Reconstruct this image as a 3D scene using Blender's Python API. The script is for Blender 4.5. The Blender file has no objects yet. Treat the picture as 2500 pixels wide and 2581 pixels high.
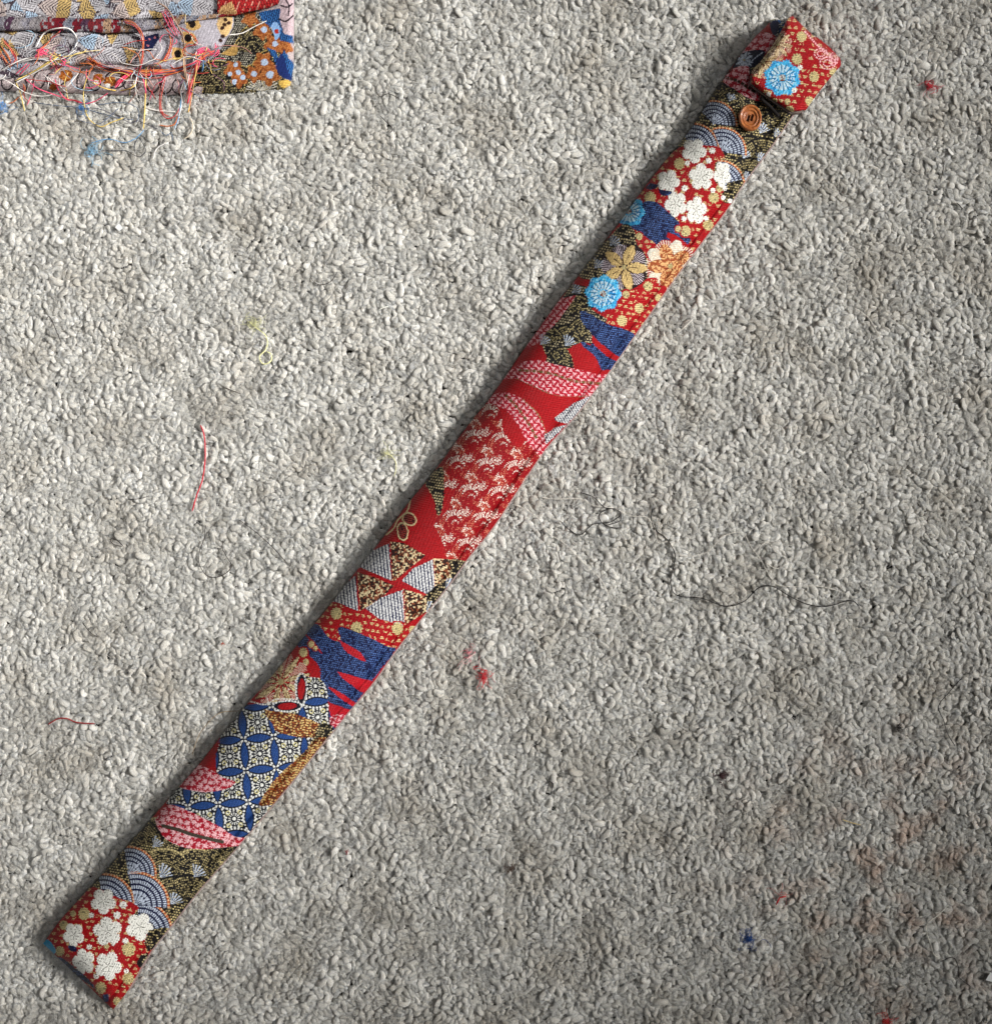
import bpy, math, random
import numpy as np
from mathutils import Vector

# ------------------------------------------------------------------ base
SC = bpy.context.scene
COL = SC.collection
RNG = np.random.RandomState(7)
random.seed(7)
S = 0.00022            # metres for one photo pixel at carpet level
HC = 0.64              # camera height over the pile tips
CX, CY = 1250.0, 1290.5


def P(px, py, z=0.0):
    """point on the level z that stands at photo pixel (px, py)"""
    f = (HC - z) / HC
    return ((px - CX) * S * f, (CY - py) * S * f, z)


# camera --------------------------------------------------------------
cam = bpy.data.cameras.new('Camera')
cam.sensor_fit = 'HORIZONTAL'
cam.sensor_width = 36.0
cam.lens = 36.0 * HC / (2500 * S)
cam.clip_start = 0.01
cam.clip_end = 50
camo = bpy.data.objects.new('Camera', cam)
camo.location = (0, 0, HC)
COL.objects.link(camo)
SC.camera = camo

# world: dim light of the room ------------------------------------------
W = bpy.data.worlds.new('World')
SC.world = W
W.use_nodes = True
bg = W.node_tree.nodes['Background']
bg.inputs[0].default_value = (0.93, 0.97, 1.0, 1)
bg.inputs[1].default_value = 0.045


def aim(o, target):
    d = Vector(target) - Vector(o.location)
    o.rotation_euler = d.to_track_quat('-Z', 'Y').to_euler()


# daylight from a window at the right, plus an added overhead fill lamp;
# both fade towards the lower right, which their narrow cones leave dim ---------------
def soft_spot(name, loc, target, energy, cone, soft, color):
    ld = bpy.data.lights.new(name, 'SPOT')
    ld.energy = energy
    ld.color = color
    ld.spot_size = math.radians(cone)
    ld.spot_blend = 1.0
    ld.shadow_soft_size = soft
    lo = bpy.data.objects.new(name, ld)
    lo.location = loc
    aim(lo, target)
    COL.objects.link(lo)


soft_spot('window_light', (2.00, 0.28, 1.62), (-0.38, 0.10, 0), 680, 26.5, 0.32, (1.0, 0.985, 0.95))
soft_spot('fill_light', (0.45, 0.30, 2.1), (-0.36, 0.18, 0), 72, 34, 0.4, (1.0, 0.995, 0.98))  # added fill from overhead, keeps the shadows from going black

SC.cycles.use_adaptive_sampling = True
SC.cycles.adaptive_threshold = 0.06
SC.cycles.max_bounces = 4
SC.cycles.diffuse_bounces = 2
SC.cycles.glossy_bounces = 2
SC.view_settings.view_transform = 'Standard'
SC.view_settings.look = 'None'
SC.view_settings.exposure = 0.0
SC.view_settings.gamma = 1.0
SC.view_settings.use_curve_mapping = False


# ------------------------------------------------------------------ helpers
def lin(c):
    c = np.asarray(c, float) / 255.0
    return np.where(c <= 0.04045, c / 12.92, ((c + 0.055) / 1.055) ** 2.4)


def L3(r, g, b):
    return lin((r, g, b))


def tag(o, label=None, cat=None, group=None, kind=None):
    if label:
        o['label'] = label
    if cat:
        o['category'] = cat
    if group:
        o['group'] = group
    if kind:
        o['kind'] = kind
    return o


def empty(name, loc):
    o = bpy.data.objects.new(name, None)
    o.location = loc
    o.empty_display_size = 0.01
    COL.objects.link(o)
    return o


def link_mesh(name, me, mat, parent=None):
    o = bpy.data.objects.new(name, me)
    if mat:
        me.materials.append(mat)
    COL.objects.link(o)
    if parent:
        o.parent = parent
        o.location = -Vector(parent.location)
    return o


DYE = 1.0     # silk reflects a little less than the colours read off the photo


def mesh_np(name, V, F, smooth=True, cols=None, metal=None):
    me = bpy.data.meshes.new(name)
    V = np.asarray(V, np.float32)
    F = np.asarray(F, np.int32)
    me.vertices.add(len(V))
    me.vertices.foreach_set('co', V.ravel())
    k = F.shape[1]
    me.loops.add(F.size)
    me.loops.foreach_set('vertex_index', F.ravel())
    me.polygons.add(len(F))
    me.polygons.foreach_set('loop_start', np.arange(0, F.size, k, dtype=np.int32))
    me.polygons.foreach_set('loop_total', np.full(len(F), k, np.int32))
    me.update(calc_edges=True)
    me.validate()
    if smooth:
        me.polygons.foreach_set('use_smooth', np.ones(len(me.polygons), bool))
    if cols is not None:
        a = me.color_attributes.new('Col', 'FLOAT_COLOR', 'POINT')
        c = np.ones((len(V), 4), np.float32)
        c[:, :3] = np.asarray(cols) * DYE
        a.data.foreach_set('color', c.ravel())
    if metal is not None:
        a = me.attributes.new('metal', 'FLOAT', 'POINT')
        a.data.foreach_set('value', np.asarray(metal, np.float32))
    return me


def grid_faces(n, m):
    i = np.arange(n - 1)[:, None]
    j = np.arange(m - 1)[None, :]
    a = i * m + j
    return np.stack([a, a + m, a + m + 1, a + 1], -1).reshape(-1, 4)


def spline(pts, n=None, step=None):
    """Catmull-Rom through pts (k, d)"""
    p = np.asarray(pts, float)
    if len(p) < 3:
        n = n or 8
        t = np.linspace(0, 1, n)[:, None]
        return p[0] * (1 - t) + p[-1] * t
    q = np.vstack([2 * p[0] - p[1], p, 2 * p[-1] - p[-2]])
    out = []
    for i in range(1, len(q) - 2):
        a, b, c, d = q[i - 1], q[i], q[i + 1], q[i + 2]
        L = np.linalg.norm(c - b)
        k = max(2, int(L / step)) if step else max(2, int((n or 40) / (len(p) - 1)))
        t = np.linspace(0, 1, k, endpoint=False)[:, None]
        out.append(0.5 * ((2 * b) + (c - a) * t + (2 * a - 5 * b + 4 * c - d) * t ** 2 + (3 * b - a - 3 * c + d) * t ** 3))
    out.append(p[-1:])
    return np.vstack(out)


def tube_np(C, R, sides=6):
    """tube round centreline C (n,3) with radii R; closed ends"""
    C = np.asarray(C, float)
    n = len(C)
    R = np.broadcast_to(np.asarray(R, float), (n,))
    T = np.gradient(C, axis=0)
    T /= np.linalg.norm(T, axis=1)[:, None] + 1e-12
    up = np.array([0.0, 0, 1])
    if abs(T[0] @ up) > 0.9:
        up = np.array([1.0, 0, 0])
    N = np.zeros_like(C)
    v = up - T[0] * (up @ T[0])
    N[0] = v / np.linalg.norm(v)
    for i in range(1, n):
        v = N[i - 1] - T[i] * (N[i - 1] @ T[i])
        N[i] = v / (np.linalg.norm(v) + 1e-12)
    B = np.cross(T, N)
    a = np.linspace(0, 2 * math.pi, sides, endpoint=False)
    V = C[:, None, :] + R[:, None, None] * (np.cos(a)[None, :, None] * N[:, None, :] + np.sin(a)[None, :, None] * B[:, None, :])
    V = V.reshape(-1, 3)
    F = []
    for i in range(n - 1):
        for j in range(sides):
            F.append((i * sides + j, i * sides + (j + 1) % sides, (i + 1) * sides + (j + 1) % sides, (i + 1) * sides + j))
    V = np.vstack([V, C[:1] - T[:1] * R[0] * 0.4, C[-1:] + T[-1:] * R[-1] * 0.4])
    e0, e1 = n * sides, n * sides + 1
    for j in range(sides):
        F.append((e0, (j + 1) % sides, j, j))
        F.append((e1, (n - 1) * sides + j, (n - 1) * sides + (j + 1) % sides, (n - 1) * sides + (j + 1) % sides))
    return V, F


def tris_quads_mesh(name, V, F):
    me = bpy.data.meshes.new(name)
    me.from_pydata([tuple(v) for v in V], [], [tuple(f) if f[2] != f[3] else tuple(f[:3]) for f in F])
    me.polygons.foreach_set('use_smooth', np.ones(len(me.polygons), bool))
    me.update()
    return me


# ------------------------------------------------------------------ materials
def new_mat(name):
    m = bpy.data.materials.new(name)
    m.use_nodes = True
    nt = m.node_tree
    return m, nt, nt.nodes['Principled BSDF']


def brocade_material(name, rough=0.5, sheen=0.0, fine=1.0):
    m, nt, b = new_mat(name)
    at = nt.nodes.new('ShaderNodeAttribute')
    at.attribute_name = 'Col'
    mt = nt.nodes.new('ShaderNodeAttribute')
    mt.attribute_name = 'metal'
    tc = nt.nodes.new('ShaderNodeTexCoord')
    mp = nt.nodes.new('ShaderNodeMapping')
    mp.inputs['Rotation'].default_value = (0, 0, math.radians(-10))
    nt.links.new(tc.outputs['Object'], mp.inputs[0])
    n1 = nt.nodes.new('ShaderNodeTexNoise')
    n1.inputs['Scale'].default_value = 1700
    n1.inputs['Detail'].default_value = 2
    nt.links.new(mp.outputs[0], n1.inputs['Vector'])
    # threads: warp and weft ribs
    w1 = nt.nodes.new('ShaderNodeTexWave')
    w1.bands_direction = 'Y'
    w1.inputs['Scale'].default_value = 330
    w1.inputs['Distortion'].default_value = 1.2
    w1.inputs['Detail'].default_value = 1
    nt.links.new(mp.outputs[0], w1.inputs['Vector'])
    w2 = nt.nodes.new('ShaderNodeTexWave')
    w2.bands_direction = 'X'
    w2.inputs['Scale'].default_value = 420
    w2.inputs['Distortion'].default_value = 1.0
    nt.links.new(mp.outputs[0], w2.inputs['Vector'])
    ad = nt.nodes.new('ShaderNodeMath')
    ad.operation = 'ADD'
    nt.links.new(w1.outputs['Fac'], ad.inputs[0])
    nt.links.new(w2.outputs['Fac'], ad.inputs[1])
    ad2 = nt.nodes.new('ShaderNodeMath')
    ad2.operation = 'ADD'
    nt.links.new(ad.outputs[0], ad2.inputs[0])
    nt.links.new(n1.outputs['Fac'], ad2.inputs[1])
    bp = nt.nodes.new('ShaderNodeBump')
    bp.inputs['Strength'].default_value = 0.8 * fine
    bp.inputs['Distance'].default_value = 0.00022
    nt.links.new(ad2.outputs[0], bp.inputs['Height'])
    nt.links.new(bp.outputs[0], b.inputs['Normal'])
    mul = nt.nodes.new('ShaderNodeMixRGB')
    mul.blend_type = 'MULTIPLY'
    mul.inputs[0].default_value = 0.55
    rp = nt.nodes.new('ShaderNodeValToRGB')
    rp.color_ramp.elements[0].position = 0.3
    rp.color_ramp.elements[0].color = (0.45, 0.45, 0.45, 1)
    rp.color_ramp.elements[1].position = 0.65
    nt.links.new(n1.outputs['Fac'], rp.inputs[0])
    nt.links.new(at.outputs['Color'], mul.inputs[1])
    nt.links.new(rp.outputs[0], mul.inputs[2])
    nt.links.new(mul.outputs[0], b.inputs['Base Color'])
    nt.links.new(mt.outputs['Fac'], b.inputs['Metallic'])
    b.inputs['Roughness'].default_value = rough
    b.inputs['Sheen Weight'].default_value = sheen
    b.inputs['Specular IOR Level'].default_value = 0.2
    return m


def plain_material(name, rgb, rough=0.7, sheen=0.0, var=0.25, scale=900.0, spec=0.3, metal=0.0):
    m, nt, b = new_mat(name)
    tc = nt.nodes.new('ShaderNodeTexCoord')
    n = nt.nodes.new('ShaderNodeTexNoise')
    n.inputs['Scale'].default_value = scale
    n.inputs['Detail'].default_value = 3
    nt.links.new(tc.outputs['Object'], n.inputs['Vector'])
    rp = nt.nodes.new('ShaderNodeValToRGB')
    c = lin(rgb)
    rp.color_ramp.elements[0].position = 0.3
    rp.color_ramp.elements[0].color = (*(c * (1 - var)), 1)
    rp.color_ramp.elements[1].position = 0.7
    rp.color_ramp.elements[1].color = (*np.minimum(c * (1 + var), 1), 1)
    nt.links.new(n.outputs['Fac'], rp.inputs[0])
    nt.links.new(rp.outputs[0], b.inputs['Base Color'])
    b.inputs['Roughness'].default_value = rough
    b.inputs['Sheen Weight'].default_value = sheen
    b.inputs['Specular IOR Level'].default_value = spec
    b.inputs['Metallic'].default_value = metal
    return m


_thread_mats = {}


def thread_material(rgb):
    k = tuple(rgb)
    if k not in _thread_mats:
        _thread_mats[k] = plain_material('thread_%02x%02x%02x' % k, rgb, rough=0.6, sheen=0.1, var=0.25, scale=700)
    return _thread_mats[k]


# ------------------------------------------------------------------ carpet
def wool_material():
    m, nt, b = new_mat('carpet_wool')
    oi = nt.nodes.new('ShaderNodeAttribute')
    oi.attribute_name = 'rnd'
    ge = nt.nodes.new('ShaderNodeNewGeometry')
    tc = nt.nodes.new('ShaderNodeTexCoord')
    rp = nt.nodes.new('ShaderNodeValToRGB')
    e = rp.color_ramp.elements
    e[0].position = 0.0
    e[0].color = (0.37, 0.355, 0.325, 1)
    e[1].position = 1.0
    e[1].color = (0.64, 0.62, 0.58, 1)
    x = e.new(0.12)
    x.color = (0.46, 0.445, 0.41, 1)
    x = e.new(0.8)
    x.color = (0.56, 0.54, 0.50, 1)
    nt.links.new(oi.outputs['Fac'], rp.inputs[0])
    # soiled patches: brownish and dark, spread over the carpet
    n = nt.nodes.new('ShaderNodeTexNoise')
    n.inputs['Scale'].default_value = 26
    n.inputs['Detail'].default_value = 4
    nt.links.new(ge.outputs['Position'], n.inputs['Vector'])
    r2 = nt.nodes.new('ShaderNodeValToRGB')
    r2.color_ramp.elements[0].position = 0.30
    r2.color_ramp.elements[0].color = (0.74, 0.71, 0.67, 1)
    r2.color_ramp.elements[1].position = 0.52
    r2.color_ramp.elements[1].color = (1, 1, 1, 1)
    nt.links.new(n.outputs['Fac'], r2.inputs[0])
    mx = nt.nodes.new('ShaderNodeMixRGB')
    mx.blend_type = 'MULTIPLY'
    mx.inputs[0].default_value = 1.0
    nt.links.new(rp.outputs[0], mx.inputs[1])
    nt.links.new(r2.outputs[0], mx.inputs[2])
    # reddish-brown stain in the worn corner
    sub = nt.nodes.new('ShaderNodeVectorMath')
    sub.operation = 'DISTANCE'
    sub.inputs[1].default_value = P(2290, 2230, 0)
    nt.links.new(ge.outputs['Position'], sub.inputs[0])
    mr = nt.nodes.new('ShaderNodeMapRange')
    mr.inputs[1].default_value = 0.13
    mr.inputs[2].default_value = 0.02
    nt.links.new(sub.outputs['Value'], mr.inputs[0])
    n3 = nt.nodes.new('ShaderNodeTexNoise')
    n3.inputs['Scale'].default_value = 60
    n3.inputs['Detail'].default_value = 2
    nt.links.new(ge.outputs['Position'], n3.inputs['Vector'])
    r3 = nt.nodes.new('ShaderNodeValToRGB')
    r3.color_ramp.elements[0].position = 0.48
    r3.color_ramp.elements[1].position = 0.66
    nt.links.new(n3.outputs['Fac'], r3.inputs[0])
    mm = nt.nodes.new('ShaderNodeMath')
    mm.operation = 'MULTIPLY'
    nt.links.new(mr.outputs[0], mm.inputs[0])
    nt.links.new(r3.outputs[0], mm.inputs[1])
    m2 = nt.nodes.new('ShaderNodeMixRGB')
    m2.inputs[2].default_value = (0.42, 0.33, 0.275, 1)
    nt.links.new(mm.outputs[0], m2.inputs[0])
    nt.links.new(mx.outputs[0], m2.inputs[1])
    # fibre streaks
    n4 = nt.nodes.new('ShaderNodeTexNoise')
    n4.inputs['Scale'].default_value = 1900
    n4.inputs['Detail'].default_value = 3
    nt.links.new(tc.outputs['Object'], n4.inputs['Vector'])
    m3 = nt.nodes.new('ShaderNodeMixRGB')
    m3.blend_type = 'OVERLAY'
    m3.inputs[0].default_value = 0.7
    nt.links.new(m2.outputs[0], m3.inputs[1])
    nt.links.new(n4.outputs['Fac'], m3.inputs[2])
    nt.links.new(m3.outputs[0], b.inputs['Base Color'])
    bp = nt.nodes.new('ShaderNodeBump')
    bp.inputs['Strength'].default_value = 0.6
    bp.inputs['Distance'].default_value = 0.0005
    nt.links.new(n4.outputs['Fac'], bp.inputs['Height'])
    nt.links.new(bp.outputs[0], b.inputs['Normal'])
    b.inputs['Roughness'].default_value = 0.95
    b.inputs['Subsurface Weight'].default_value = 0.9
    b.inputs['Subsurface Radius'].default_value = (1.0, 0.95, 0.88)
    b.inputs['Subsurface Scale'].default_value = 0.0012
    b.inputs['Sheen Weight'].default_value = 0.2
    b.inputs['Sheen Roughness'].default_value = 0.5
    b.inputs['Specular IOR Level'].default_value = 0.1
    return m


WOOL = wool_material()


def tuft_shape(k):
    """one curl of yarn: rises, bends over and curls"""
    r = np.random.RandomState(100 + k)
    n, rise = 9, 2
    C = np.zeros((n, 3))
    C[1] = (r.uniform(-.0003, .0003), r.uniform(-.0003, .0003), 0.0016)
    h = r.uniform(0, 6.28)
    turn = r.choice([-1, 1]) * r.uniform(0.15, 0.95)
    st = r.uniform(0.00070, 0.00135)
    pitch = r.uniform(0.45, 1.1)
    for i in range(rise, n):
        C[i] = C[i - 1] + st * np.array([math.cos(h) * math.cos(pitch), math.sin(h) * math.cos(pitch), math.sin(pitch)])
        h += turn
        pitch -= r.uniform(0.24, 0.44)
    C[:, 2] -= C[:, 2].max() + 0.0009
    C[:, :2] -= C[rise:, :2].mean(0)
    R = np.full(n, r.uniform(0.00098, 0.00148))
    R *= 1 + 0.13 * r.randn(n)
    R[-1] *= 0.5
    R[-2] *= 0.85
    V, F = tube_np(C, R, 8)
    zt = V[:, 2].max()
    up = V[:, 2] > zt - .0026
    V[up, 2] = zt - (zt - V[up, 2]) * .55
    V[~up, 2] += .0026 * .45
    V = V + r.normal(0, .00006, V.shape)
    return V, np.array(F)


def fibre_shape(k):
    r = np.random.RandomState(500 + k)
    n = 8
    C = np.zeros((n, 3))
    h = r.uniform(0, 6.28)
    t = r.uniform(-0.45, 0.45)
    for i in range(1, n):
        C[i] = C[i - 1] + 0.0007 * np.array([math.cos(h), math.sin(h), 0])
        h += t + r.uniform(-.2, .2)
    C[:, :2] -= C[:, :2].mean(0)
    C[:, 2] = -.0004 + 0.0013 * np.sin(np.linspace(0, math.pi, n))
    V, F = tube_np(C, 0.00006, 3)
    return V, np.array(F)


PATCH = 0.060


def pile_patch(k, shapes, fibres):
    """a square of pile; the field of heights repeats at its borders"""
    r = np.random.RandomState(900 + k)
    sp = 0.00248
    m = int(round(PATCH / sp))
    sp = PATCH / m
    g = (np.arange(m) + .5) * sp - PATCH / 2
    X, Y = np.meshgrid(g, g)
    X = X + ((np.arange(m) % 2) * .5 * sp)[:, None]
    X = X.ravel() + r.uniform(-.45, .45, m * m) * sp
    Y = Y.ravel() + r.uniform(-.45, .45, m * m) * sp
    w = 2 * math.pi / PATCH
    p = r.uniform(0, 6.28, 6)
    Z = .00045 * np.sin(w * X + p[0] + 1.5 * np.sin(w * Y + p[1])) + .00055 * np.sin(2 * w * Y + p[2] + 1.3 * np.sin(2 * w * X + p[3]))
    Z = Z + r.uniform(-.0007, .0005, m * m)
    Z[r.rand(m * m) < .04] -= .0018
    flow = 2.2 * np.sin(w * X + p[4]) + 2.2 * np.sin(w * Y + p[5])
    VV, FF, RR = [], [], []
    o = 0

    def put(V, F, x, y, z, yaw, tx, ty, s, rnd):
        nonlocal o
        c, d = math.cos(yaw), math.sin(yaw)
        M = np.array([[c, -d, 0], [d, c, 0], [tx, ty, 1]])
        W_ = (V * s) @ M.T + (x, y, z)
        VV.append(W_)
        FF.append(F + o)
        RR.append(np.full(len(V), rnd))
        o += len(V)
    for i in range(m * m):
        V, F = shapes[r.randint(len(shapes))]
        put(V, F, X[i], Y[i], Z[i], flow[i] + r.normal(0, 1.3), r.normal(0, .2), r.normal(0, .2), r.uniform(.9, 1.28), r.rand())
    for i in range(800):
        V, F = fibres[r.randint(len(fibres))]
        put(V, F, r.uniform(-.5, .5) * PATCH, r.uniform(-.5, .5) * PATCH, r.uniform(-.0004, .0004), r.uniform(0, 6.28), 0, 0, r.uniform(.8, 1.9), .75 + .25 * r.rand())
    V = np.vstack(VV)
    F = np.vstack(FF)
    quad = F[:, 2] != F[:, 3]
    T = np.vstack([F[quad][:, [0, 1, 2]], F[quad][:, [0, 2, 3]], F[~quad][:, :3]])
    me = mesh_np('pile_patch', V, T)
    a_ = me.attributes.new('rnd', 'FLOAT', 'POINT')
    a_.data.foreach_set('value', np.concatenate(RR).astype(np.float32))
    me.materials.append(WOOL)
    return me


def build_carpet():
    me = mesh_np('carpet', [(-1.2, -1.2, -0.0062), (1.2, -1.2, -0.0062), (1.2, 1.2, -0.0062), (-1.2, 1.2, -0.0062)], [(0, 1, 2, 3)], smooth=False)
    base = link_mesh('carpet', me, plain_material('carpet_backing', (84, 80, 74), rough=1.0, var=0.3, scale=300))
    tag(base, 'grey wool carpet the brocade case lies on', 'carpet', kind='structure')
    proto = bpy.data.collections.new('pile_shapes')
    shapes = [tuft_shape(i) for i in range(60)]
    fibres = [fibre_shape(i) for i in range(12)]
    NP = 14
    for i in range(NP):
        proto.objects.link(bpy.data.objects.new('pile_patch_%02d' % i, pile_patch(i, shapes, fibres)))
    h = 7
    g = np.arange(-h, h + 1) * PATCH
    X, Y = np.meshgrid(g, g)
    X, Y = X.ravel(), Y.ravel()
    n = len(X)
    rot = np.zeros((n, 3), np.float32)
    rot[:, 2] = RNG.randint(0, 4, n) * math.pi / 2
    var = RNG.randint(0, NP, n)
    pm = bpy.data.meshes.new('carpet_pile')
    pm.vertices.add(n)
    pm.vertices.foreach_set('co', np.stack([X, Y, np.zeros(n)], 1).astype(np.float32).ravel())
    a = pm.attributes.new('rot', 'FLOAT_VECTOR', 'POINT')
    a.data.foreach_set('vector', rot.ravel())
    a = pm.attributes.new('var', 'INT', 'POINT')
    a.data.foreach_set('value', var.astype(np.int32))
    po = bpy.data.objects.new('carpet_pile', pm)
    pm.materials.append(WOOL)
    COL.objects.link(po)
    tag(po, 'curly light grey wool tufts of the carpet pile', 'carpet pile', kind='stuff')
    ng = bpy.data.node_groups.new('pile_on_points', 'GeometryNodeTree')
    ng.interface.new_socket('Geometry', in_out='INPUT', socket_type='NodeSocketGeometry')
    ng.interface.new_socket('Geometry', in_out='OUTPUT', socket_type='NodeSocketGeometry')
    gi = ng.nodes.new('NodeGroupInput')
    go = ng.nodes.new('NodeGroupOutput')
    ip_ = ng.nodes.new('GeometryNodeInstanceOnPoints')
    ci = ng.nodes.new('GeometryNodeCollectionInfo')
    ci.inputs['Collection'].default_value = proto
    ci.inputs['Separate Children'].default_value = True
    ci.inputs['Reset Children'].default_value = True

    def named(nm, typ):
        q = ng.nodes.new('GeometryNodeInputNamedAttribute')
        q.data_type = typ
        q.inputs['Name'].default_value = nm
        return q.outputs['Attribute']
    er = ng.nodes.new('FunctionNodeEulerToRotation')
    ng.links.new(named('rot', 'FLOAT_VECTOR'), er.inputs[0])
    ng.links.new(gi.outputs[0], ip_.inputs['Points'])
    ng.links.new(ci.outputs[0], ip_.inputs['Instance'])
    ip_.inputs['Pick Instance'].default_value = True
    ng.links.new(named('var', 'INT'), ip_.inputs['Instance Index'])
    ng.links.new(er.outputs[0], ip_.inputs['Rotation'])
    ng.links.new(ip_.outputs[0], go.inputs[0])
    md = po.modifiers.new('pile', 'NODES')
    md.node_group = ng


build_carpet()


# ------------------------------------------------------------------ woven pattern
def hsh(i, j, k=0.0):
    v = np.sin(np.asarray(i, float) * 12.9898 + np.asarray(j, float) * 78.233 + k * 37.719) * 43758.5453
    return v - np.floor(v)


RED = L3(168, 13, 22)
DRED = L3(150, 12, 22)
MAROON = L3(92, 8, 16)
BLACK = L3(20, 17, 17)
NAVY = L3(16, 24, 66)
BLUE = L3(64, 128, 212)
LBLUE = L3(120, 160, 222)
GOLD = L3(226, 206, 148)
CREAM = L3(226, 206, 158)
WHITE = L3(248, 246, 238)
ICE = L3(198, 208, 226)
CYAN = L3(70, 186, 240)
ORANGE = L3(198, 98, 44)
PINK = L3(246, 190, 196)
CRIM = L3(178, 18, 44)
GREY = L3(178, 176, 180)
TAN = L3(204, 168, 96)


class Cloth:
    def __init__(self, px, py, base=RED, grain=10.0):
        self.x = np.asarray(px, float).ravel()
        self.y = np.asarray(py, float).ravel()
        n = self.x.size
        self.col = np.tile(base, (n, 1)).astype(float)
        self.met = np.zeros(n)
        self.h = np.zeros(n)
        g = math.radians(grain)
        self.gx = self.x * math.cos(g) + self.y * math.sin(g)
        self.gy = -self.x * math.sin(g) + self.y * math.cos(g)

    # --- masks (indices)
    def box(self, x0, x1, y0, y1):
        return np.nonzero((self.x >= x0) & (self.x <= x1) & (self.y >= y0) & (self.y <= y1))[0]

    def poly(self, pts, smooth=True, within=None, wob=1.2):
        p = np.asarray(pts, float)
        if smooth and len(p) > 3:
            q = spline(np.vstack([p, p[:1]]), step=6)[:-1]
            # keep the corners of the outline a little
            p = q
        idx = self.box(p[:, 0].min() - 3, p[:, 0].max() + 3, p[:, 1].min() - 3, p[:, 1].max() + 3)
        x = self.x[idx]
        y = self.y[idx]
        if wob:
            x = x + wob * (hsh(np.floor(self.gy[idx] / 4), np.floor(self.gx[idx] / 40)) - .5) * 2
        ins = np.zeros(len(idx), bool)
        xa, ya = p[-1]
        for xb, yb in p:
            c = ((yb > y) != (ya > y))
            if c.any():
                xx = (xa - xb) * (y - yb) / ((ya - yb) + 1e-12) + xb
                ins ^= c & (x < xx)
            xa, ya = xb, yb
        return idx[ins]

    def set(self, idx, col, met=0.0, h=0.0):
        self.col[idx] = col
        self.met[idx] = met
        self.h[idx] = h

    def dots(self, idx, pitch, r, prob, k=0, ax=1.0):
        gx, gy = self.gx[idx], self.gy[idx]
        row = np.floor(gy / pitch)
        cx = gx / (pitch * ax) + (row % 2) * 0.5
        i = np.floor(cx)
        d = np.hypot(cx - i - .5, gy / pitch - row - .5)
        hh = hsh(i, row, k)
        return (d < r) & (hh < prob), hh / max(prob, 1e-6)

    # --- grounds
    def red(self, idx, c=RED):
        row = np.floor(self.gy[idx] / 4.2)
        m = 0.82 + 0.26 * (np.abs(self.gy[idx] / 4.2 - row - .5) < .3) + .12 * (hsh(np.floor(self.gx[idx] / 5 + (row % 2) * .5), row) - .5)
        self.set(idx, c[None, :] * m[:, None], 0, 0)

    def blackgold(self, idx, c=GOLD, prob=.72, bright=1.0, pitch=6.6):
        self.set(idx, BLACK, 0, 0)
        m, hh = self.dots(idx, pitch, .34, prob, 3)
        j = idx[m]
        v = (0.35 + 0.75 * hsh(np.floor(self.gx[j] / 5), np.floor(self.gy[j] / 5), 9)) * bright
        self.set(j, c[None, :] * v[:, None], 0.1, .5)

    def navy(self, idx, c=None, prob=.8):
        self.set(idx, NAVY, 0, 0)
        m, hh = self.dots(idx, 5.2, .36, prob, 5)
        j = idx[m]
        v = 0.35 + .65 * hsh(np.floor(self.gx[j] / 4), np.floor(self.gy[j] / 4), 2)
        self.set(j, (L3(84, 118, 184) if c is None else c)[None, :] * v[:, None], 0, .35)

    def hash(self, idx, ang=42, pitch=12.5, base=CRIM, fg=PINK):
        """crossed arrow strokes of the leaves"""
        self.set(idx, base, 0, 0)
        a = math.radians(ang)
        u = (self.x[idx] * math.cos(a) + self.y[idx] * math.sin(a)) / pitch
        v = (-self.x[idx] * math.sin(a) + self.y[idx] * math.cos(a)) / pitch
        i, j = np.floor(u), np.floor(v)
        u = u - i - .5
        v = v - j - .5
        fl = np.where((i + j) % 2 == 0, 1, -1)
        u = u * fl
        m = (np.abs(u - np.abs(v) * 1.05 + .18) < .13) & (np.abs(v) < .42)
        m |= (np.abs(v) < .10) & (u > -.40) & (u < .34)
        self.set(idx[m], fg, 0, .6)

    def coral(self, idx, base=CRIM, fg=PINK):
        """branching pink strokes of the bottom leaves"""
        self.set(idx, base, 0, 0)
        p = 16.0
        row = np.floor(self.gy[idx] / p)
        cx = self.gx[idx] / p + (row % 2) * .5
        i = np.floor(cx)
        u = cx - i - .5 + .5 * (hsh(i, row) - .5) + .10 * np.sin(self.gy[idx] / 2.3)
        v = self.gy[idx] / p - row - .5 + .5 * (hsh(i, row, 4) - .5) + .10 * np.sin(self.gx[idx] / 2.9)
        r = np.hypot(u, v)
        th = np.arctan2(v, u) + 6.28 * hsh(i, row, 7)
        k = np.floor(th / (6.2832 / 7))
        f = th / (6.2832 / 7) - k - .5
        m = (np.abs(f) * np.maximum(r, .1) * 2 < .22) & (r < .38 + .34 * hsh(i, k + row * 3, 1))
        self.set(idx[m], fg, 0, .6)

    def stripes(self, idx, ang=80, pitch=8.3, c=L3(222, 222, 222), base=NAVY):
        self.set(idx, base, 0, 0)
        a = math.radians(ang)
        u = (-self.x[idx] * math.sin(a) + self.y[idx] * math.cos(a)) / pitch
        v = (self.x[idx] * math.cos(a) + self.y[idx] * math.sin(a)) / 7.5
        i = np.floor(u)
        w = .24 + .13 * hsh(i, np.floor(v + i * .5))
        m = np.abs(u - i - .5 + .12 * (hsh(i, np.floor(v * 2), 3) - .5)) < w
        br = np.abs((v + i * .5) % 1 - .5) > .06
        self.set(idx[m & br], c, 0, .6)

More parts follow.
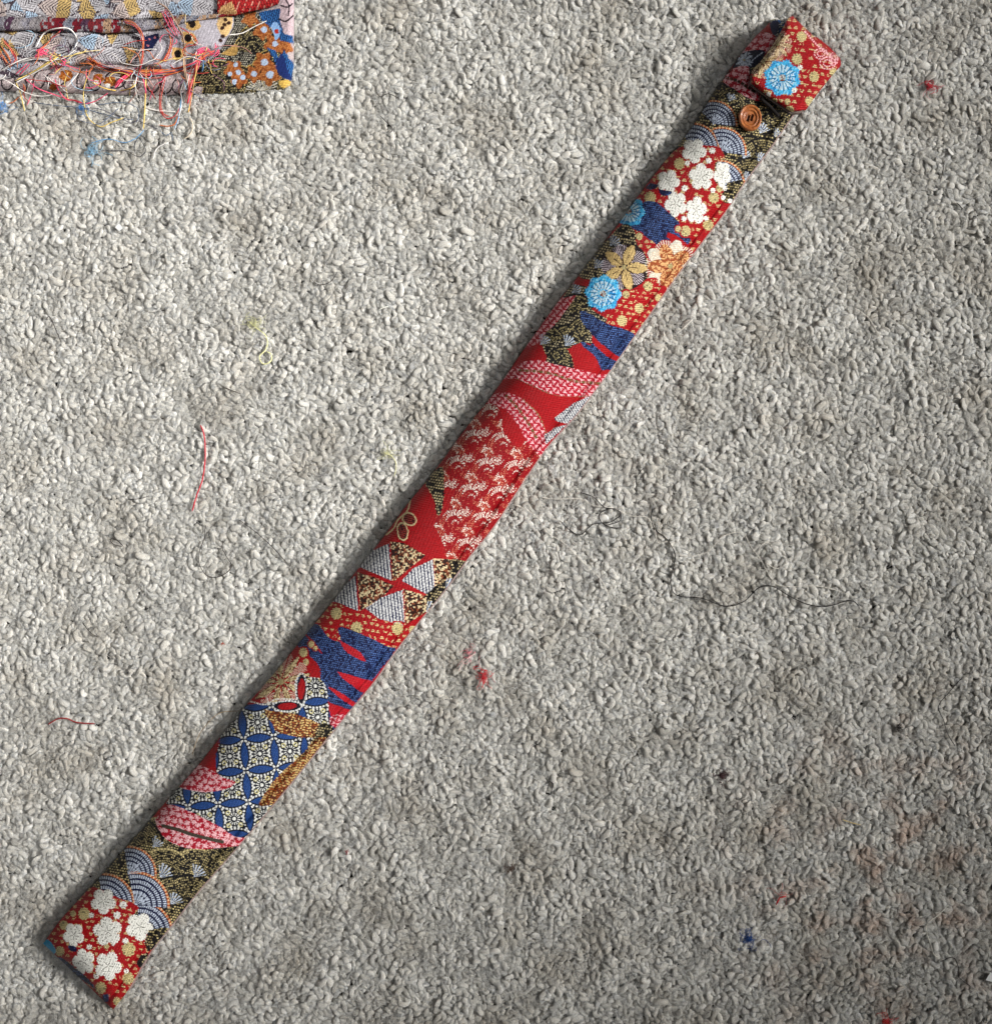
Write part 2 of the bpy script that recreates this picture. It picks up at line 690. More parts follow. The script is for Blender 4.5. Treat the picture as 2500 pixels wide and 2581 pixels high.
    def goldspeck(self, idx, cell=4.0):
        i, j = np.floor(self.gx[idx] / cell + .6 * np.sin(self.gy[idx] / 9)), np.floor(self.gy[idx] / cell)
        hh = hsh(i, j, 11)
        c = np.where((hh < .46)[:, None], L3(46, 22, 18)[None], np.where((hh < .70)[:, None], L3(140, 76, 50)[None], L3(224, 202, 160)[None]))
        self.set(idx, c, 0, 0)
        self.h[idx] = np.where(hh > .66, .6, 0)

    def ogold(self, idx):
        gy = self.gy[idx] + 1.6 * np.sin(self.gx[idx] / 6.1) + 1.2 * np.sin(self.gx[idx] / 2.7)
        r = np.floor(gy / 6.4)
        i = np.floor(self.gx[idx] / 3.8 + hsh(r, 5) * 3)
        hh = hsh(i, r, 21)
        f = np.abs(gy / 6.4 - r - .5)
        c = np.where(((f > .32) | (hh < .2))[:, None], L3(84, 32, 18)[None], np.where((hh < .55)[:, None], L3(152, 80, 38)[None], L3(226, 190, 124)[None]))
        self.set(idx, c, 0, 0)
        self.met[idx] = np.where((f < .34) & (hh > .42), .3, 0)
        self.h[idx] = np.where(f < .34, .6, 0)

    def kanoko(self, pts, discs, seed=1, gap=17.0, c=GOLD, base=RED, fillbase=True, idx=None):
        """red ground with gold discs and little gold triangles"""
        if idx is None:
            idx = self.poly(pts)
        if fillbase:
            self.red(idx, base)
        row = np.floor(self.gy[idx] / gap)
        cx = self.gx[idx] / gap + (row % 2) * .5
        i = np.floor(cx)
        u = cx - i - .5 + .34 * (hsh(i, row, seed) - .5)
        v = self.gy[idx] / gap - row - .5 + .34 * (hsh(i, row, seed + 1) - .5)
        hh = hsh(i, row, seed + 2)
        sg = np.where(hh > .5, 1, -1)
        m = (v * sg > -.22) & (np.abs(u) < .26 - .62 * (v * sg - .02) * .9) & (v * sg < .26) & (hh < .93) & (hh > .05)
        th, _ = self.dots(idx, 4.2, .44, .9, 4)
        self.set(idx[m & th], c, .1, .5)
        for (x, y, r) in discs:
            self.disc(x, y, r, c, idx)

    def disc(self, x, y, r, c=GOLD, within=None):
        j = self.box(x - r - 4, x + r + 4, y - r - 4, y + r + 4)
        d = np.hypot(self.x[j] - x, (self.y[j] - y) * .92)
        # dark red ring keeps the disc apart from the triangles
        ring = j[(d < r * 1.30) & (d >= r)]
        self.red(ring, RED)
        k = j[d < r * (.94 + .10 * np.sin(np.arctan2(self.y[j] - y, self.x[j] - x) * 11))]
        th, _ = self.dots(k, 4.4, .46, .93, 8)
        self.set(k, c * .38, .1, .3)
        self.set(k[th], c, .1, .6)

    # --- motifs
    def plum(self, x, y, R, rot=0.0, sx=1.0, sy=1.0):
        j = self.box(x - R * 1.3, x + R * 1.3, y - R * 1.3, y + R * 1.3)
        u, v = (self.x[j] - x) / sx, (self.y[j] - y) / sy
        r = np.hypot(u, v)
        th = np.arctan2(v, u) - rot
        edge = R * (0.62 + .40 * np.abs(np.cos(th * 2.5)) ** .5 + .03 * np.sin(th * 34))
        m = r < edge
        k = j[m]
        rr, tt = r[m] / R, th[m]
        f = .93 + .1 * hsh(np.floor(self.gx[k] / 3), np.floor(self.gy[k] / 6), 6)
        self.set(k, WHITE[None, :] * f[:, None], 0, 1.0)
        # dark stamens and flecks
        st = (np.abs(np.sin(tt * 2.5)) * rr < .05) & (rr < .40) & (rr > .06)
        kx = np.abs(np.sin(tt * 5 + .6)) * rr
        st |= (kx < .045) & (rr > .42) & (rr < .62) & (hsh(np.floor(tt * 3.2), 1, x) < .7)
        dm, _ = self.dots(k, 7.5, .22, .38, 13, ax=.7)
        st |= dm & (rr > .3)
        self.set(k[st], L3(92, 86, 72), 0, .2)

    def bud(self, x, y, r):
        j = self.box(x - r - 3, x + r + 3, y - r - 3, y + r + 3)
        d = np.hypot(self.x[j] - x, self.y[j] - y)
        th = np.arctan2(self.y[j] - y, self.x[j] - x)
        k = j[d < r * (.92 + .12 * np.sin(th * 7))]
        self.set(k, WHITE, 0, .8)
        m, _ = self.dots(k, 5, .3, .35, 3)
        self.set(k[m], L3(120, 100, 90), 0, .3)

    def mum(self, x, y, R, n=16, rot=0.1, c=CYAN):
        j = self.box(x - R * 1.2, x + R * 1.2, y - R * 1.2, y + R * 1.2)
        u, v = self.x[j] - x, self.y[j] - y
        r = np.hypot(u, v)
        th = np.arctan2(v, u) - rot
        edge = R * (.92 + .07 * np.cos(th * 8) + .035 * np.sin(th * 41))
        m = r < edge
        k, r, th = j[m], r[m] / R, th[m]
        hh = hsh(np.floor(self.gx[k] / 3.4), np.floor(self.gy[k] / 4.4), 17)
        base = np.where((hh < .22)[:, None], (c * np.array([.30, .55, .75]))[None], np.where((hh > .8)[:, None], L3(150, 222, 252)[None], c[None]))
        self.set(k, base, 0, .8)
        ph = (th * n / 6.2832) % 1
        pet = np.abs(ph - .5)
        w = (pet < .30) & (r < .66) & (r > .26) & (hh > .18)
        self.set(k[w], L3(206, 232, 246), 0, 1.0)
        ln = (pet > .43) & (r < .74) & (r > .18)
        self.set(k[ln], L3(24, 44, 84), 0, .2)
        self.set(k[(r < .18)], L3(196, 206, 206), 0, .8)
        self.set(k[(r < .19) & (hh < .35)], L3(120, 60, 40), 0, .5)

    def rosette(self, x, y, R, n, rot, pet, ray, width=.34, start=0.10, dark=None, mix=None):
        """n pointed petals with bundles of rays in between"""
        j = self.box(x - R * 1.15, x + R * 1.15, y - R * 1.15, y + R * 1.15)
        u, v = self.x[j] - x, self.y[j] - y
        r = np.hypot(u, v) / R
        th = np.arctan2(v, u) - rot
        s = 6.2832 / n
        k = np.floor(th / s + .5)
        f = th / s + .5 - k - .5
        # rays
        g = f + .5
        g = np.where(f > 0, f - .5, f + .5)
        rk = (np.abs((g * 13) % 1 - .5) < .2) & (np.abs(g) < .27) & (r < .98 - .35 * np.abs(g)) & (r > .28)
        rk &= hsh(np.floor(g * 13), k) < .97
        self.set(j[rk], ray, 0, .7)
        lat = np.abs(f) * s * r
        half = width * np.sin(np.clip((r - start) / (1.0 - start), 0, 1) * math.pi * .93 + .08) ** .8 * .62
        pm = (lat < half) & (r < .97) & (r > start * .4)
        kk = j[pm]
        hh = hsh(np.floor(self.gx[kk] / 3.5), np.floor(self.gy[kk] / 3.5), 3)
        self.set(kk, pet[None, :] * (.72 + .42 * hh)[:, None], .12, 1.0)
        if mix is not None:
            self.set(kk[hh > .52], mix, .05, 1.0)
        if dark is not None:
            md = (np.abs(f[pm]) < .03) & (r[pm] < .55)
            self.set(kk[md], dark, 0, .3)
            ed = lat[pm] > half[pm] - .035
            self.set(kk[ed & (hh < .6)], dark, 0, .3)
        c0 = j[r < .10]
        self.set(c0, GOLD * .6, .2, .8)

    def fan(self, x, y, R, ang=-60.0, spread=84.0, c=ICE, n=5):
        """small tuft of pale rays"""
        R = R * 1.2
        j = self.box(x - R, x + R, y - R, y + R)
        u, v = self.x[j] - x, self.y[j] - y
        r = np.hypot(u, v) / R
        th = (np.degrees(np.arctan2(v, u)) - ang + 180) % 360 - 180
        f = th / spread * n
        m = (np.abs(th) < spread * .5) & (r < .78 + .22 * hsh(np.floor(f), x)) & ((np.abs(f - np.floor(f) - .5) < .24) | (r < .16))
        self.set(j[m], c, 0, .9)

    def wave(self, x, y, R, a0, a1, mode='blue', rings=6, clip=None, outline=True):
        """one scale of the wave pattern: rings of dashes round (x, y)"""
        j = self.box(x - R * 1.1, x + R * 1.1, y - R * 1.1, y + R * 1.1)
        u, v = self.x[j] - x, self.y[j] - y
        r = np.hypot(u, v)
        th = np.degrees(np.arctan2(v, u))
        mid = (a0 + a1) / 2
        d = (th - mid + 180) % 360 - 180
        inn = np.abs(d) <= (a1 - a0) / 2
        m = inn & (r <= R)
        k, r, d = j[m], r[m], d[m]
        base, c, met = (NAVY, ICE, 0) if mode == 'blue' else (BLACK, GOLD, .1)
        self.set(k, base * .8, 0, 0)
        if mode != 'blue':
            rings = int(R / 6.3)
        w = R * .93 / rings
        ring = np.floor(r / w)
        fr = r / w - ring
        arc = np.radians(d) * (ring + .5) * w / (5.6 if mode == 'blue' else 4.6)
        da = np.abs(arc - np.floor(arc) - .5)
        dash = (fr > .18) & (fr < .82) & (da < .31) & (ring < rings) & (ring >= 1)
        if mode != 'blue':
            dash &= hsh(np.floor(arc), ring, x) < .74
            kd = k[dash]
            v_ = .2 + .75 * hsh(np.floor(self.gx[kd] / 4), np.floor(self.gy[kd] / 4), 5) ** 1.3
            self.set(kd, c[None, :] * v_[:, None], met, .6)
        else:
            self.set(k[dash], c, met, .8)
        if outline:
            o = r > R * .93
            ko = k[o]
            hh = np.floor(np.radians(d[o]) * R / 4.5) % 2
            oc = np.where((hh < 1)[:, None], (ORANGE if mode == 'blue' else GOLD)[None], (L3(236, 190, 150) if mode == 'blue' else GOLD * .4)[None])
            self.set(ko, oc, .1, .7)

    def swirl(self, idx, x0, y0, a, b):
        """scrolling vines of pale dashes on dark red"""
        self.red(idx, L3(150, 12, 22))
        dm, _ = self.dots(idx, 5.4, .26, .22, 31)
        self.set(idx[dm], L3(214, 120, 96), 0, .3)
        M = np.linalg.inv(np.array([[a[0], b[0]], [a[1], b[1]]], float))
        X, Y = self.x[idx] - x0, self.y[idx] - y0
        s = M[0, 0] * X + M[0, 1] * Y
        t = M[1, 0] * X + M[1, 1] * Y
        W_ = L3(240, 226, 214)
        for di in (0, 1):
            for dj in (0, 1):
                i, j = np.floor(s) + di, np.floor(t) + dj
                lx = X - (i * a[0] + j * b[0])
                ly = Y - (i * a[1] + j * b[1])
                # crest of the scroll
                def arc(cx, cy, R, wid, d0, d1, pit, taper=True, slit=.34, col=W_):
                    u, v = lx - cx, ly - cy
                    r = np.hypot(u, v)
                    th = np.degrees(np.arctan2(v, u))
                    mid = (d0 + d1) / 2
                    d = (th - mid + 180) % 360 - 180
                    h = (d1 - d0) / 2
                    f = (d + h) / (2 * h)
                    w = wid * (np.sin(np.clip(f, 0, 1) * math.pi) ** .6 if taper else 1)
                    ph = np.radians(d) * R / pit
                    m = (np.abs(d) < h) & (np.abs(r - R) < w) & (np.abs(ph - np.floor(ph) - .5) < slit)
                    self.set(idx[m], col, 0, .7)
                wv = 1.6 * np.sin(lx / 3.1 + ly / 4.3)
                lx = lx + wv
                ly = ly + 1.2 * np.sin(lx / 4.7)
                arc(0, 0, 18, 4.8, -185, 5, 5.6, slit=.27)
                arc(0, 0, 26, 2.6, -165, -40, 5.0, slit=.24)
                arc(3, 8, 8, 2.4, -170, 20, 4.6, slit=.26)
                arc(0, 4, 31, 4.6, 8, 52, 4.8, slit=.27)
                arc(-14, 33, 12, 3.8, -10, 170, 5.0, slit=.27)
                arc(-14, 33, 19, 2.2, 20, 150, 4.8, slit=.24)
                arc(38, 30, 10, 3.0, -200, 10, 4.8, slit=.26)
                sal = L3(214, 132, 104)
                for R in (31, 26.5, 22):
                    arc(-4, 13, R, 1.0, 130, 230, 4.6, False, .24, sal)
                for R in (24, 19.5, 15):
                    arc(16, 42, R, 1.0, -110, 0, 4.6, False, .24, sal)
                arc(-14, 33, 5.5, 1.4, -40, 180, 4.0, False, .3)
                tm = (np.abs(lx - 33) < 3.4 - (ly - 36) * .5) & (np.abs(ly - 38) < 4)
                self.set(idx[tm], W_, 0, .7)

    def shippo(self, idx, x0, y0, a, b, lens=BLUE, bgc=L3(12, 15, 30), inner=True):
        """interlaced rings: lens shapes with dotted outlines and small flowers"""
        self.set(idx, bgc, 0, 0)
        M = np.linalg.inv(np.array([[a[0], b[0]], [a[1], b[1]]], float))
        X, Y = self.x[idx] - x0, self.y[idx] - y0
        s = M[0, 0] * X + M[0, 1] * Y
        t = M[1, 0] * X + M[1, 1] * Y
        i, j = np.floor(s), np.floor(t)
        u, v = s - i, t - j
        if inner:
            cu, cv = u - .5, v - .5
            r = np.hypot(cu, cv)
            th = np.arctan2(cv, cu)
            ray = np.abs((th * 14 / 6.2832) % 1 - .5) < .21
            br = ((r > .11) & (r < .20)) | ((r > .235) & (r < .33))
            m = (ray & br) | (r < .06)
            self.set(idx[m], L3(236, 236, 230), 0, .7)
            for su in (-1, 1):
                for sv in (-1, 1):
                    d = np.hypot(cu - su * .20, cv - sv * .20)
                    g = (d < .075) & (d > .042)
                    self.set(idx[g], L3(214, 204, 150), 0, .7)
        # lenses along cell sides
        for uu, vv in ((u, np.minimum(v, 1 - v)), (v, np.minimum(u, 1 - u))):
            half = .118 * np.clip(1 - ((uu - .5) / .42) ** 2, 0, 1)
            ln = vv < half
            k = idx[ln]
            f = .5 + .55 * (((self.gx[k] - self.gy[k]) / 6.0) % 1 < .6) * (.7 + .4 * hsh(np.floor(self.gx[k] / 4), np.floor(self.gy[k] / 3)))
            self.set(k, lens[None, :] * f[:, None], 0, .3)
            e = .155 * np.clip(1 - ((uu - .5) / .5) ** 2, 0, 1) + .035
            dt = (np.abs(vv - e) < .030) & (np.abs((uu * 9) % 1 - .5) < .29)
            self.set(idx[dt], L3(238, 238, 236), 0, .8)

    def line(self, pts, w, c=CREAM, dotted=0.0, met=0.0):
        p = spline(np.asarray(pts, float), step=2.0)
        j = self.box(p[:, 0].min() - w, p[:, 0].max() + w, p[:, 1].min() - w, p[:, 1].max() + w)
        if len(j) == 0:
            return
        best = np.full(len(j), 1e9)
        arg = np.zeros(len(j), int)
        for q in range(len(p)):
            d = (self.x[j] - p[q, 0]) ** 2 + (self.y[j] - p[q, 1]) ** 2
            m = d < best
            best[m] = d[m]
            arg[m] = q
        m = best < (w * .5) ** 2
        if dotted:
            m &= ((arg * 2.0 / dotted) % 1) < .6
        self.set(j[m], c, met, .7)


def K(ox, oy, pts, s=0.26345):
    return [(ox + x * s, oy + y * s) for x, y in pts]


def k1(ox, oy, x, y, r=None, s=0.26345):
    return (ox + x * s, oy + y * s) if r is None else (ox + x * s, oy + y * s, r * s)


def paint_case(px, py):
    c = Cloth(px, py, RED)
    allx = np.arange(c.x.size)
    c.red(allx)

    # ======== top of the case, A = (1700, 0)
    A = (1700, 0)
    c.blackgold(c.poly(K(*A, [(300, 900), (560, 640), (900, 560), (1300, 1000), (1000, 1500), (500, 2100), (300, 1900), (0, 1700), (-50, 1380)]), smooth=False))
    # scales in black and gold
    for x, y in ((560, 1010), (860, 1290), (1000, 1300), (700, 1540), (840, 1560), (720, 1750), (960, 1010)):
        c.wave(*k1(*A, x, y), 250 * .26345, -150, 0, 'gold', outline=False)
    for x, y, r in ((520, 965, 75), (815, 1275, 95), (960, 1310, 80), (655, 1515, 85), (800, 1540, 85), (675, 1720, 75)):
        c.fan(*k1(*A, x, y, r), ang=-62)
    c.wave(*k1(*A, 370, 1185), 232 * .26345, -135, 5)
    c.wave(*k1(*A, 430, 1770), 245 * .26345, -95, 10)
    c.wave(*k1(*A, 170, 1430), 262 * .26345, -120, 10)
    c.wave(*k1(*A, 450, 1450), 240 * .26345, -112, 8)
    c.fan(*k1(*A, 365, 1190, 95), ang=-58)
    c.fan(*k1(*A, 445, 1448, 105), ang=-52)
    # leaf and tip
    c.shippo(c.poly(K(*A, [(900, 140), (1250, 60), (1400, 500), (1000, 420), (940, 330)]), False), *k1(*A, 1010, 240), (0.26345 * 190, -6), (8, 190 * .26345))
    c.red(c.poly(K(*A, [(780, 330), (880, 215), (925, 235), (960, 320), (900, 345)]), False))
    c.set(c.poly(K(*A, [(905, 225), (965, 185), (1000, 240), (985, 310), (945, 330)])), NAVY)
    c.coral(c.poly(K(*A, [(700, 430), (830, 315), (950, 330), (1000, 400), (900, 480), (830, 515), (650, 500)])), CRIM)
    i = c.poly(K(*A, [(600, 560), (680, 490), (860, 480), (820, 590), (700, 660), (560, 650)]))
    c.set(i, L3(18, 22, 46))
    c.rosette(*k1(*A, 665, 570), 24, 8, .3, ICE, ICE, .2)
    c.line(K(*A, [(840, 500), (760, 560), (690, 640)]), 3.2, ICE, 7)
    c.coral(c.poly(K(*A, [(520, 690), (590, 640), (700, 630), (730, 720), (830, 930), (800, 965), (700, 930), (560, 840), (470, 790), (470, 740)])))
    c.line(K(*A, [(470, 735), (600, 770), (760, 870)]), 8, L3(60, 40, 24), 5)

    # ======== plum blossoms, B = (1500, 350)
    B = (1500, 350)
    disB = [k1(*B, *d) for d in ((805, 235, 55), (525, 560, 58), (1135, 560, 52), (865, 880, 50), (1080, 820, 52), (620, 365, 34), (1190, 470, 36), (930, 400, 30))]
    c.kanoko(K(*B, [(560, 330), (640, 230), (790, 90), (900, 60), (1060, 60), (1190, 80), (1240, 180), (1150, 230), (1150, 420), (1220, 480), (1240, 580), (1330, 640), (1150, 860), (990, 1080), (860, 1060), (830, 850), (790, 780), (690, 690), (590, 610), (440, 600), (400, 520)]), disB, seed=3)
    c.blackgold(c.poly(K(*B, [(1270, 420), (1420, 400), (1300, 600), (1215, 590), (1225, 490)])))
    for x, y, r, a, sx in ((945, 110, 118, .2, 1), (1015, 360, 128, .9, .92), (1215, 335, 125, .4, .66), (700, 405, 112, .1, .96), (770, 620, 126, .5, .84), (965, 680, 132, 1.1, .76)):
        c.plum(*k1(*B, x, y, r), a, sx)
    for x, y, r in ((1120, 110, 32), (1085, 205, 30), (880, 230, 28), (850, 760, 27), (1125, 490, 27), (855, 470, 32), (1225, 560, 24), (1060, 760, 27), (1290, 590, 24), (1240, 470, 26), (1280, 690, 22)):
        c.bud(*k1(*B, x, y, r))
    c.navy(c.poly(K(*B, [(600, 475), (660, 490), (730, 500), (720, 530), (640, 540)])), prob=.3)
    c.navy(c.poly(K(*B, [(520, 420), (600, 440), (560, 480), (480, 470)])), prob=.3)
    nb = c.poly(K(*B, [(430, 640), (470, 595), (590, 605), (700, 700), (790, 780), (830, 860), (910, 950), (870, 1010), (760, 930), (700, 890), (690, 930), (730, 970), (640, 965), (570, 1015), (500, 940), (360, 860), (330, 800)]))
    c.navy(nb)
    for d in ((865, 880, 50), (795, 860, 30)):
        c.disc(*k1(*B, *d))
    c.red(c.poly(K(*B, [(690, 890), (780, 925), (890, 1020), (830, 1035), (740, 970), (688, 935)])))
    # pale blue flower cut by the left edge
    c.mum(*k1(*B, 320, 690, 160))
    c.kanoko(K(*B, [(360, 850), (430, 900), (520, 960), (600, 1040), (600, 1200), (500, 1200), (430, 1060)]), [k1(*B, 420, 930, 35)], seed=8)
    c.blackgold(c.poly(K(*B, [(150, 920), (240, 830), (310, 815), (385, 890), (395, 1000), (440, 1060), (510, 1180), (500, 1330), (380, 1420), (250, 1460), (100, 1350), (-150, 1320), (-40, 1100), (60, 1010)])), CREAM)
    c.set(c.poly(K(*B, [(60, 1130), (260, 1010), (440, 1050), (490, 1180), (480, 1330), (340, 1440), (180, 1380), (90, 1290)])), L3(30, 12, 18))
    c.fan(*k1(*B, 140, 1020, 95), ang=-45)
    c.fan(*k1(*B, -5, 1235, 90), ang=-50)
    # half chrysanthemum on the right
    c.red(c.poly(K(*B, [(500, 1190), (560, 1130), (680, 960), (900, 1080), (880, 1250), (700, 1480), (560, 1480), (500, 1300)]), False))
    c.rosette(*k1(*B, 720, 1215, 265), 5, math.radians(-145), L3(236, 230, 214), L3(236, 230, 214), .46)
    c.rosette(*k1(*B, 720, 1215, 225), 5, math.radians(-109), L3(176, 90, 50), L3(230, 200, 170), .50, dark=L3(120, 44, 26), mix=L3(228, 176, 120))
    c.rosette(*k1(*B, 275, 1225, 232), 5, math.radians(-68), L3(222, 190, 128), L3(222, 206, 214), .40, dark=L3(70, 44, 24))
    disD = [k1(*B, *d) for d in ((505, 1410, 46), (420, 1610, 46), (255, 1735, 52), (295, 1480, 34), (600, 1510, 32), (470, 1790, 36), (330, 1890, 30))]
    c.kanoko(K(*B, [(500, 1330), (590, 1330), (620, 1420), (690, 1430), (560, 1720), (420, 1920), (300, 1880), (240, 1840), (100, 1745), (120, 1690), (240, 1610), (265, 1490), (400, 1430)]), disD, seed=5, gap=15)
    c.mum(*k1(*B, 75, 1470, 178))

    # ======== C = (1250, 700)
    C = (1250, 700)
    c.blackgold(c.poly(K(*C, [(720, 60), (860, 80), (860, 260), (960, 330), (1060, 390), (1050, 470), (920, 540), (920, 640), (830, 610), (690, 670), (750, 870), (500, 830), (470, 800), (420, 640), (470, 520), (580, 420), (640, 180)]), False), L3(216, 200, 160))
    for x, y in ((760, 350), (700, 640), (470, 640), (650, 850), (860, 560)):
        c.wave(*k1(*C, x, y), 200 * .26345, -150, -20, 'gold', outline=False)
    c.kanoko(K(*C, [(1060, 360), (1210, 200), (1290, 130), (1640, 100), (1330, 560), (1230, 530), (1100, 460)]), [k1(*C, *d) for d in ((1455, 80, 46), (1370, 290, 46), (1205, 410, 52), (1245, 160, 34), (1550, 190, 32), (1420, 460, 34))], seed=5, gap=15)
    c.mum(*k1(*C, 1024, 150, 178))
    c.hash(c.poly(K(*C, [(770, 165), (720, 240), (570, 440), (470, 530), (420, 620), (320, 680), (300, 640), (560, 240), (680, 185)])))
    c.fan(*k1(*C, 725, 145, 90), ang=-40)
    c.red(c.poly(K(*C, [(210, 740), (330, 660), (420, 635), (470, 720), (475, 800), (380, 810), (190, 840)])))
    c.navy(c.poly(K(*C, [(800, 320), (860, 325), (1060, 435), (1330, 555), (1180, 800), (1080, 930), (1010, 880), (950, 760), (820, 640), (830, 608), (910, 645), (912, 540), (820, 420)])))
    c.red(c.poly(K(*C, [(915, 545), (1010, 630), (1110, 715), (1190, 770), (1170, 800), (1060, 750), (960, 660), (920, 615)])))
    c.red(c.poly(K(*C, [(680, 680), (740, 665), (830, 690), (950, 780), (1010, 880), (1090, 880), (1050, 960), (900, 900), (760, 855), (730, 770)])))
    c.fan(*k1(*C, 425, 640, 90), ang=-55)
    c.fan(*k1(*C, 660, 655, 110), ang=-55)
    c.hash(c.poly(K(*C, [(150, 875), (250, 810), (400, 785), (560, 825), (760, 870), (960, 920), (1080, 940), (990, 1070), (900, 1140), (760, 1135), (560, 1120), (330, 1025), (200, 965), (60, 970), (80, 930)])))
    c.line(K(*C, [(230, 885), (400, 895), (560, 925), (740, 985), (990, 1012)]), 7, L3(110, 88, 50), 4.5)
    c.line(K(*C, [(200, 965), (330, 1027), (560, 1122), (760, 1138), (880, 1130)]), 3, L3(120, 100, 70), 5)
    c.red(c.poly(K(*C, [(60, 980), (200, 970), (330, 1030), (560, 1125), (800, 1145), (760, 1220), (580, 1340), (640, 1400), (490, 1500), (430, 1380), (260, 1110), (120, 1020)])))
    c.stripes(c.poly(K(*C, [(555, 1345), (750, 1195), (920, 1120), (860, 1220), (690, 1390), (580, 1375)]), False), 60, 6.0)
    c.stripes(c.poly(K(*C, [(460, 1510), (560, 1440), (680, 1400), (480, 1600)]), False), 60, 6.0)

    # ======== scroll ground, D = (950, 1000)
    D = (950, 1000)
    sw = c.poly(K(*D, [(1100, 20), (1000, 40), (600, 600), (640, 860), (740, 900), (690, 1060), (640, 1130), (560, 1150), (550, 1240), (620, 1360), (660, 1530), (760, 1550), (900, 1620), (1100, 1340), (1300, 1080), (1480, 800), (1680, 520), (1600, 440), (1430, 420), (1340, 470), (1270, 350), (1200, 170)]), False)
    k = 0.26345
    c.swirl(sw, *k1(*D, 920, 420), (277 * k, 22 * k), (-155 * k, 248 * k))
    c.red(c.poly(K(*D, [(1190, 170), (1250, 190), (1400, 410), (1340, 480), (1210, 330)])))
    c.hash(c.poly(K(*D, [(1060, 60), (1110, -20), (1250, -40), (1400, 30), (1540, 170), (1600, 300), (1640, 420), (1610, 520), (1560, 560), (1440, 440), (1370, 300), (1260, 150), (1160, 90)])))
    c.line(K(*D, [(1240, -10), (1380, 150), (1470, 290), (1530, 400)]), 7, L3(110, 88, 50), 4.5)
    c.line(K(*D, [(1400, 30), (1540, 165), (1600, 300), (1625, 400)]), 3, L3(140, 120, 80), 5)
    c.stripes(c.poly(K(*D, [(1695, 205), (1890, 60), (2000, 60), (1820, 260), (1720, 235)]), False), 60, 6.0)
    c.stripes(c.poly(K(*D, [(1600, 370), (1690, 300), (1820, 260), (1620, 460)]), False), 60, 6.0)
    c.blackgold(c.poly(K(*D, [(460, 830), (520, 740), (625, 670), (645, 850), (640, 960), (612, 1110), (575, 1130), (540, 980)])), CREAM, .85)
    # outlined petals
    for x, y, a, b, rot in ((310, 1170, 74, 62, .6), (245, 1290, 55, 92, -.15)):
        for f, colr in ((1.0, CREAM), (.80, L3(60, 10, 16))):
            t = np.linspace(0, 6.283, 26)[:-1]
            pp = [(x + f * (a * math.cos(q) * math.cos(rot) - b * math.sin(q) * math.sin(rot)), y + f * (a * math.cos(q) * math.sin(rot) + b * math.sin(q) * math.cos(rot))) for q in t]
            i = c.poly(K(*D, pp))
            c.set(i, colr, 0, .7 if f == 1 else 0)
            if f < 1:
                m, _ = c.dots(i, 5, .36, .9, 3)
                c.set(i[m], L3(170, 60, 50), 0, .3)
    c.line(K(*D, [(320, 990), (290, 1090), (200, 1180), (160, 1260), (90, 1320)]), 4, CREAM)

    # ======== triangles and blue, E = (700, 1350)
    E = (700, 1350)
    c.blackgold(c.poly(K(*E, [(1580, 240), (1700, 222), (1850, 260), (1640, 520), (1600, 620), (1430, 780), (1415, 570), (1510, 480)]), False), CREAM, .6)
    c.stripes(c.poly(K(*E, [(1065, 75), (1092, 432), (775, 300), (890, 150)]), False), 84)
    c.goldspeck(c.poly(K(*E, [(1080, 58), (1200, 68), (1415, 190), (1240, 332), (1120, 432), (1094, 425)]), False))
    c.stripes(c.poly(K(*E, [(1485, 225), (1502, 490), (1422, 562), (1185, 432), (1290, 318)]), False), 84)
    c.goldspeck(c.poly(K(*E, [(1492, 220), (1640, 225), (1660, 400), (1504, 486)]), False))
    c.stripes(c.poly(K(*E, [(745, 378), (772, 722), (510, 635), (610, 500)]), False), 84)
    c.goldspeck(c.poly(K(*E, [(760, 350), (900, 390), (1112, 480), (1000, 590), (860, 680), (790, 722)]), False))
    c.stripes(c.poly(K(*E, [(1195, 518), (1212, 864), (970, 795), (835, 700), (1000, 590)]), False), 84)
    c.goldspeck(c.poly(K(*E, [(1204, 510), (1430, 580), (1422, 730), (1222, 855)]), False))
    for p in ([(1085, 70), (1100, 425)], [(1490, 225), (1506, 480)], [(770, 365), (786, 715)], [(1202, 515), (1218, 850)]):
        c.line(K(*E, p), 3.5, L3(230, 190, 150), 6)
    c.fan(*k1(*E, 1600, 530, 120), ang=-40)
    c.fan(*k1(*E, 1420, 740, 110), ang=-40)
    c.kanoko(K(*E, [(480, 660), (540, 632), (780, 728), (960, 795), (1200, 868), (1300, 850), (1450, 740), (1250, 960), (1120, 1110), (1050, 1070), (900, 1005), (700, 905), (600, 880), (600, 1000), (500, 1010), (370, 850), (400, 780)]), [k1(*E, *d) for d in ((560, 745, 56), (755, 885, 60), (1145, 890, 58), (1290, 900, 36))], seed=14, gap=15.5)
    c.red(c.poly(K(*E, [(0, 1300), (100, 1140), (200, 1040), (320, 1180), (410, 1290), (420, 1380), (170, 1360), (160, 1570), (0, 1700), (-120, 1800), (-200, 1700)])), RED)
    c.navy(c.poly(K(*E, [(260, 930), (370, 845), (500, 985), (600, 1005), (580, 885), (660, 888), (900, 988), (1060, 1068), (1130, 1090), (980, 1290), (880, 1420), (700, 1660), (620, 1640), (500, 1600), (470, 1540), (410, 1370), (400, 1260), (300, 1150), (180, 1040)])))
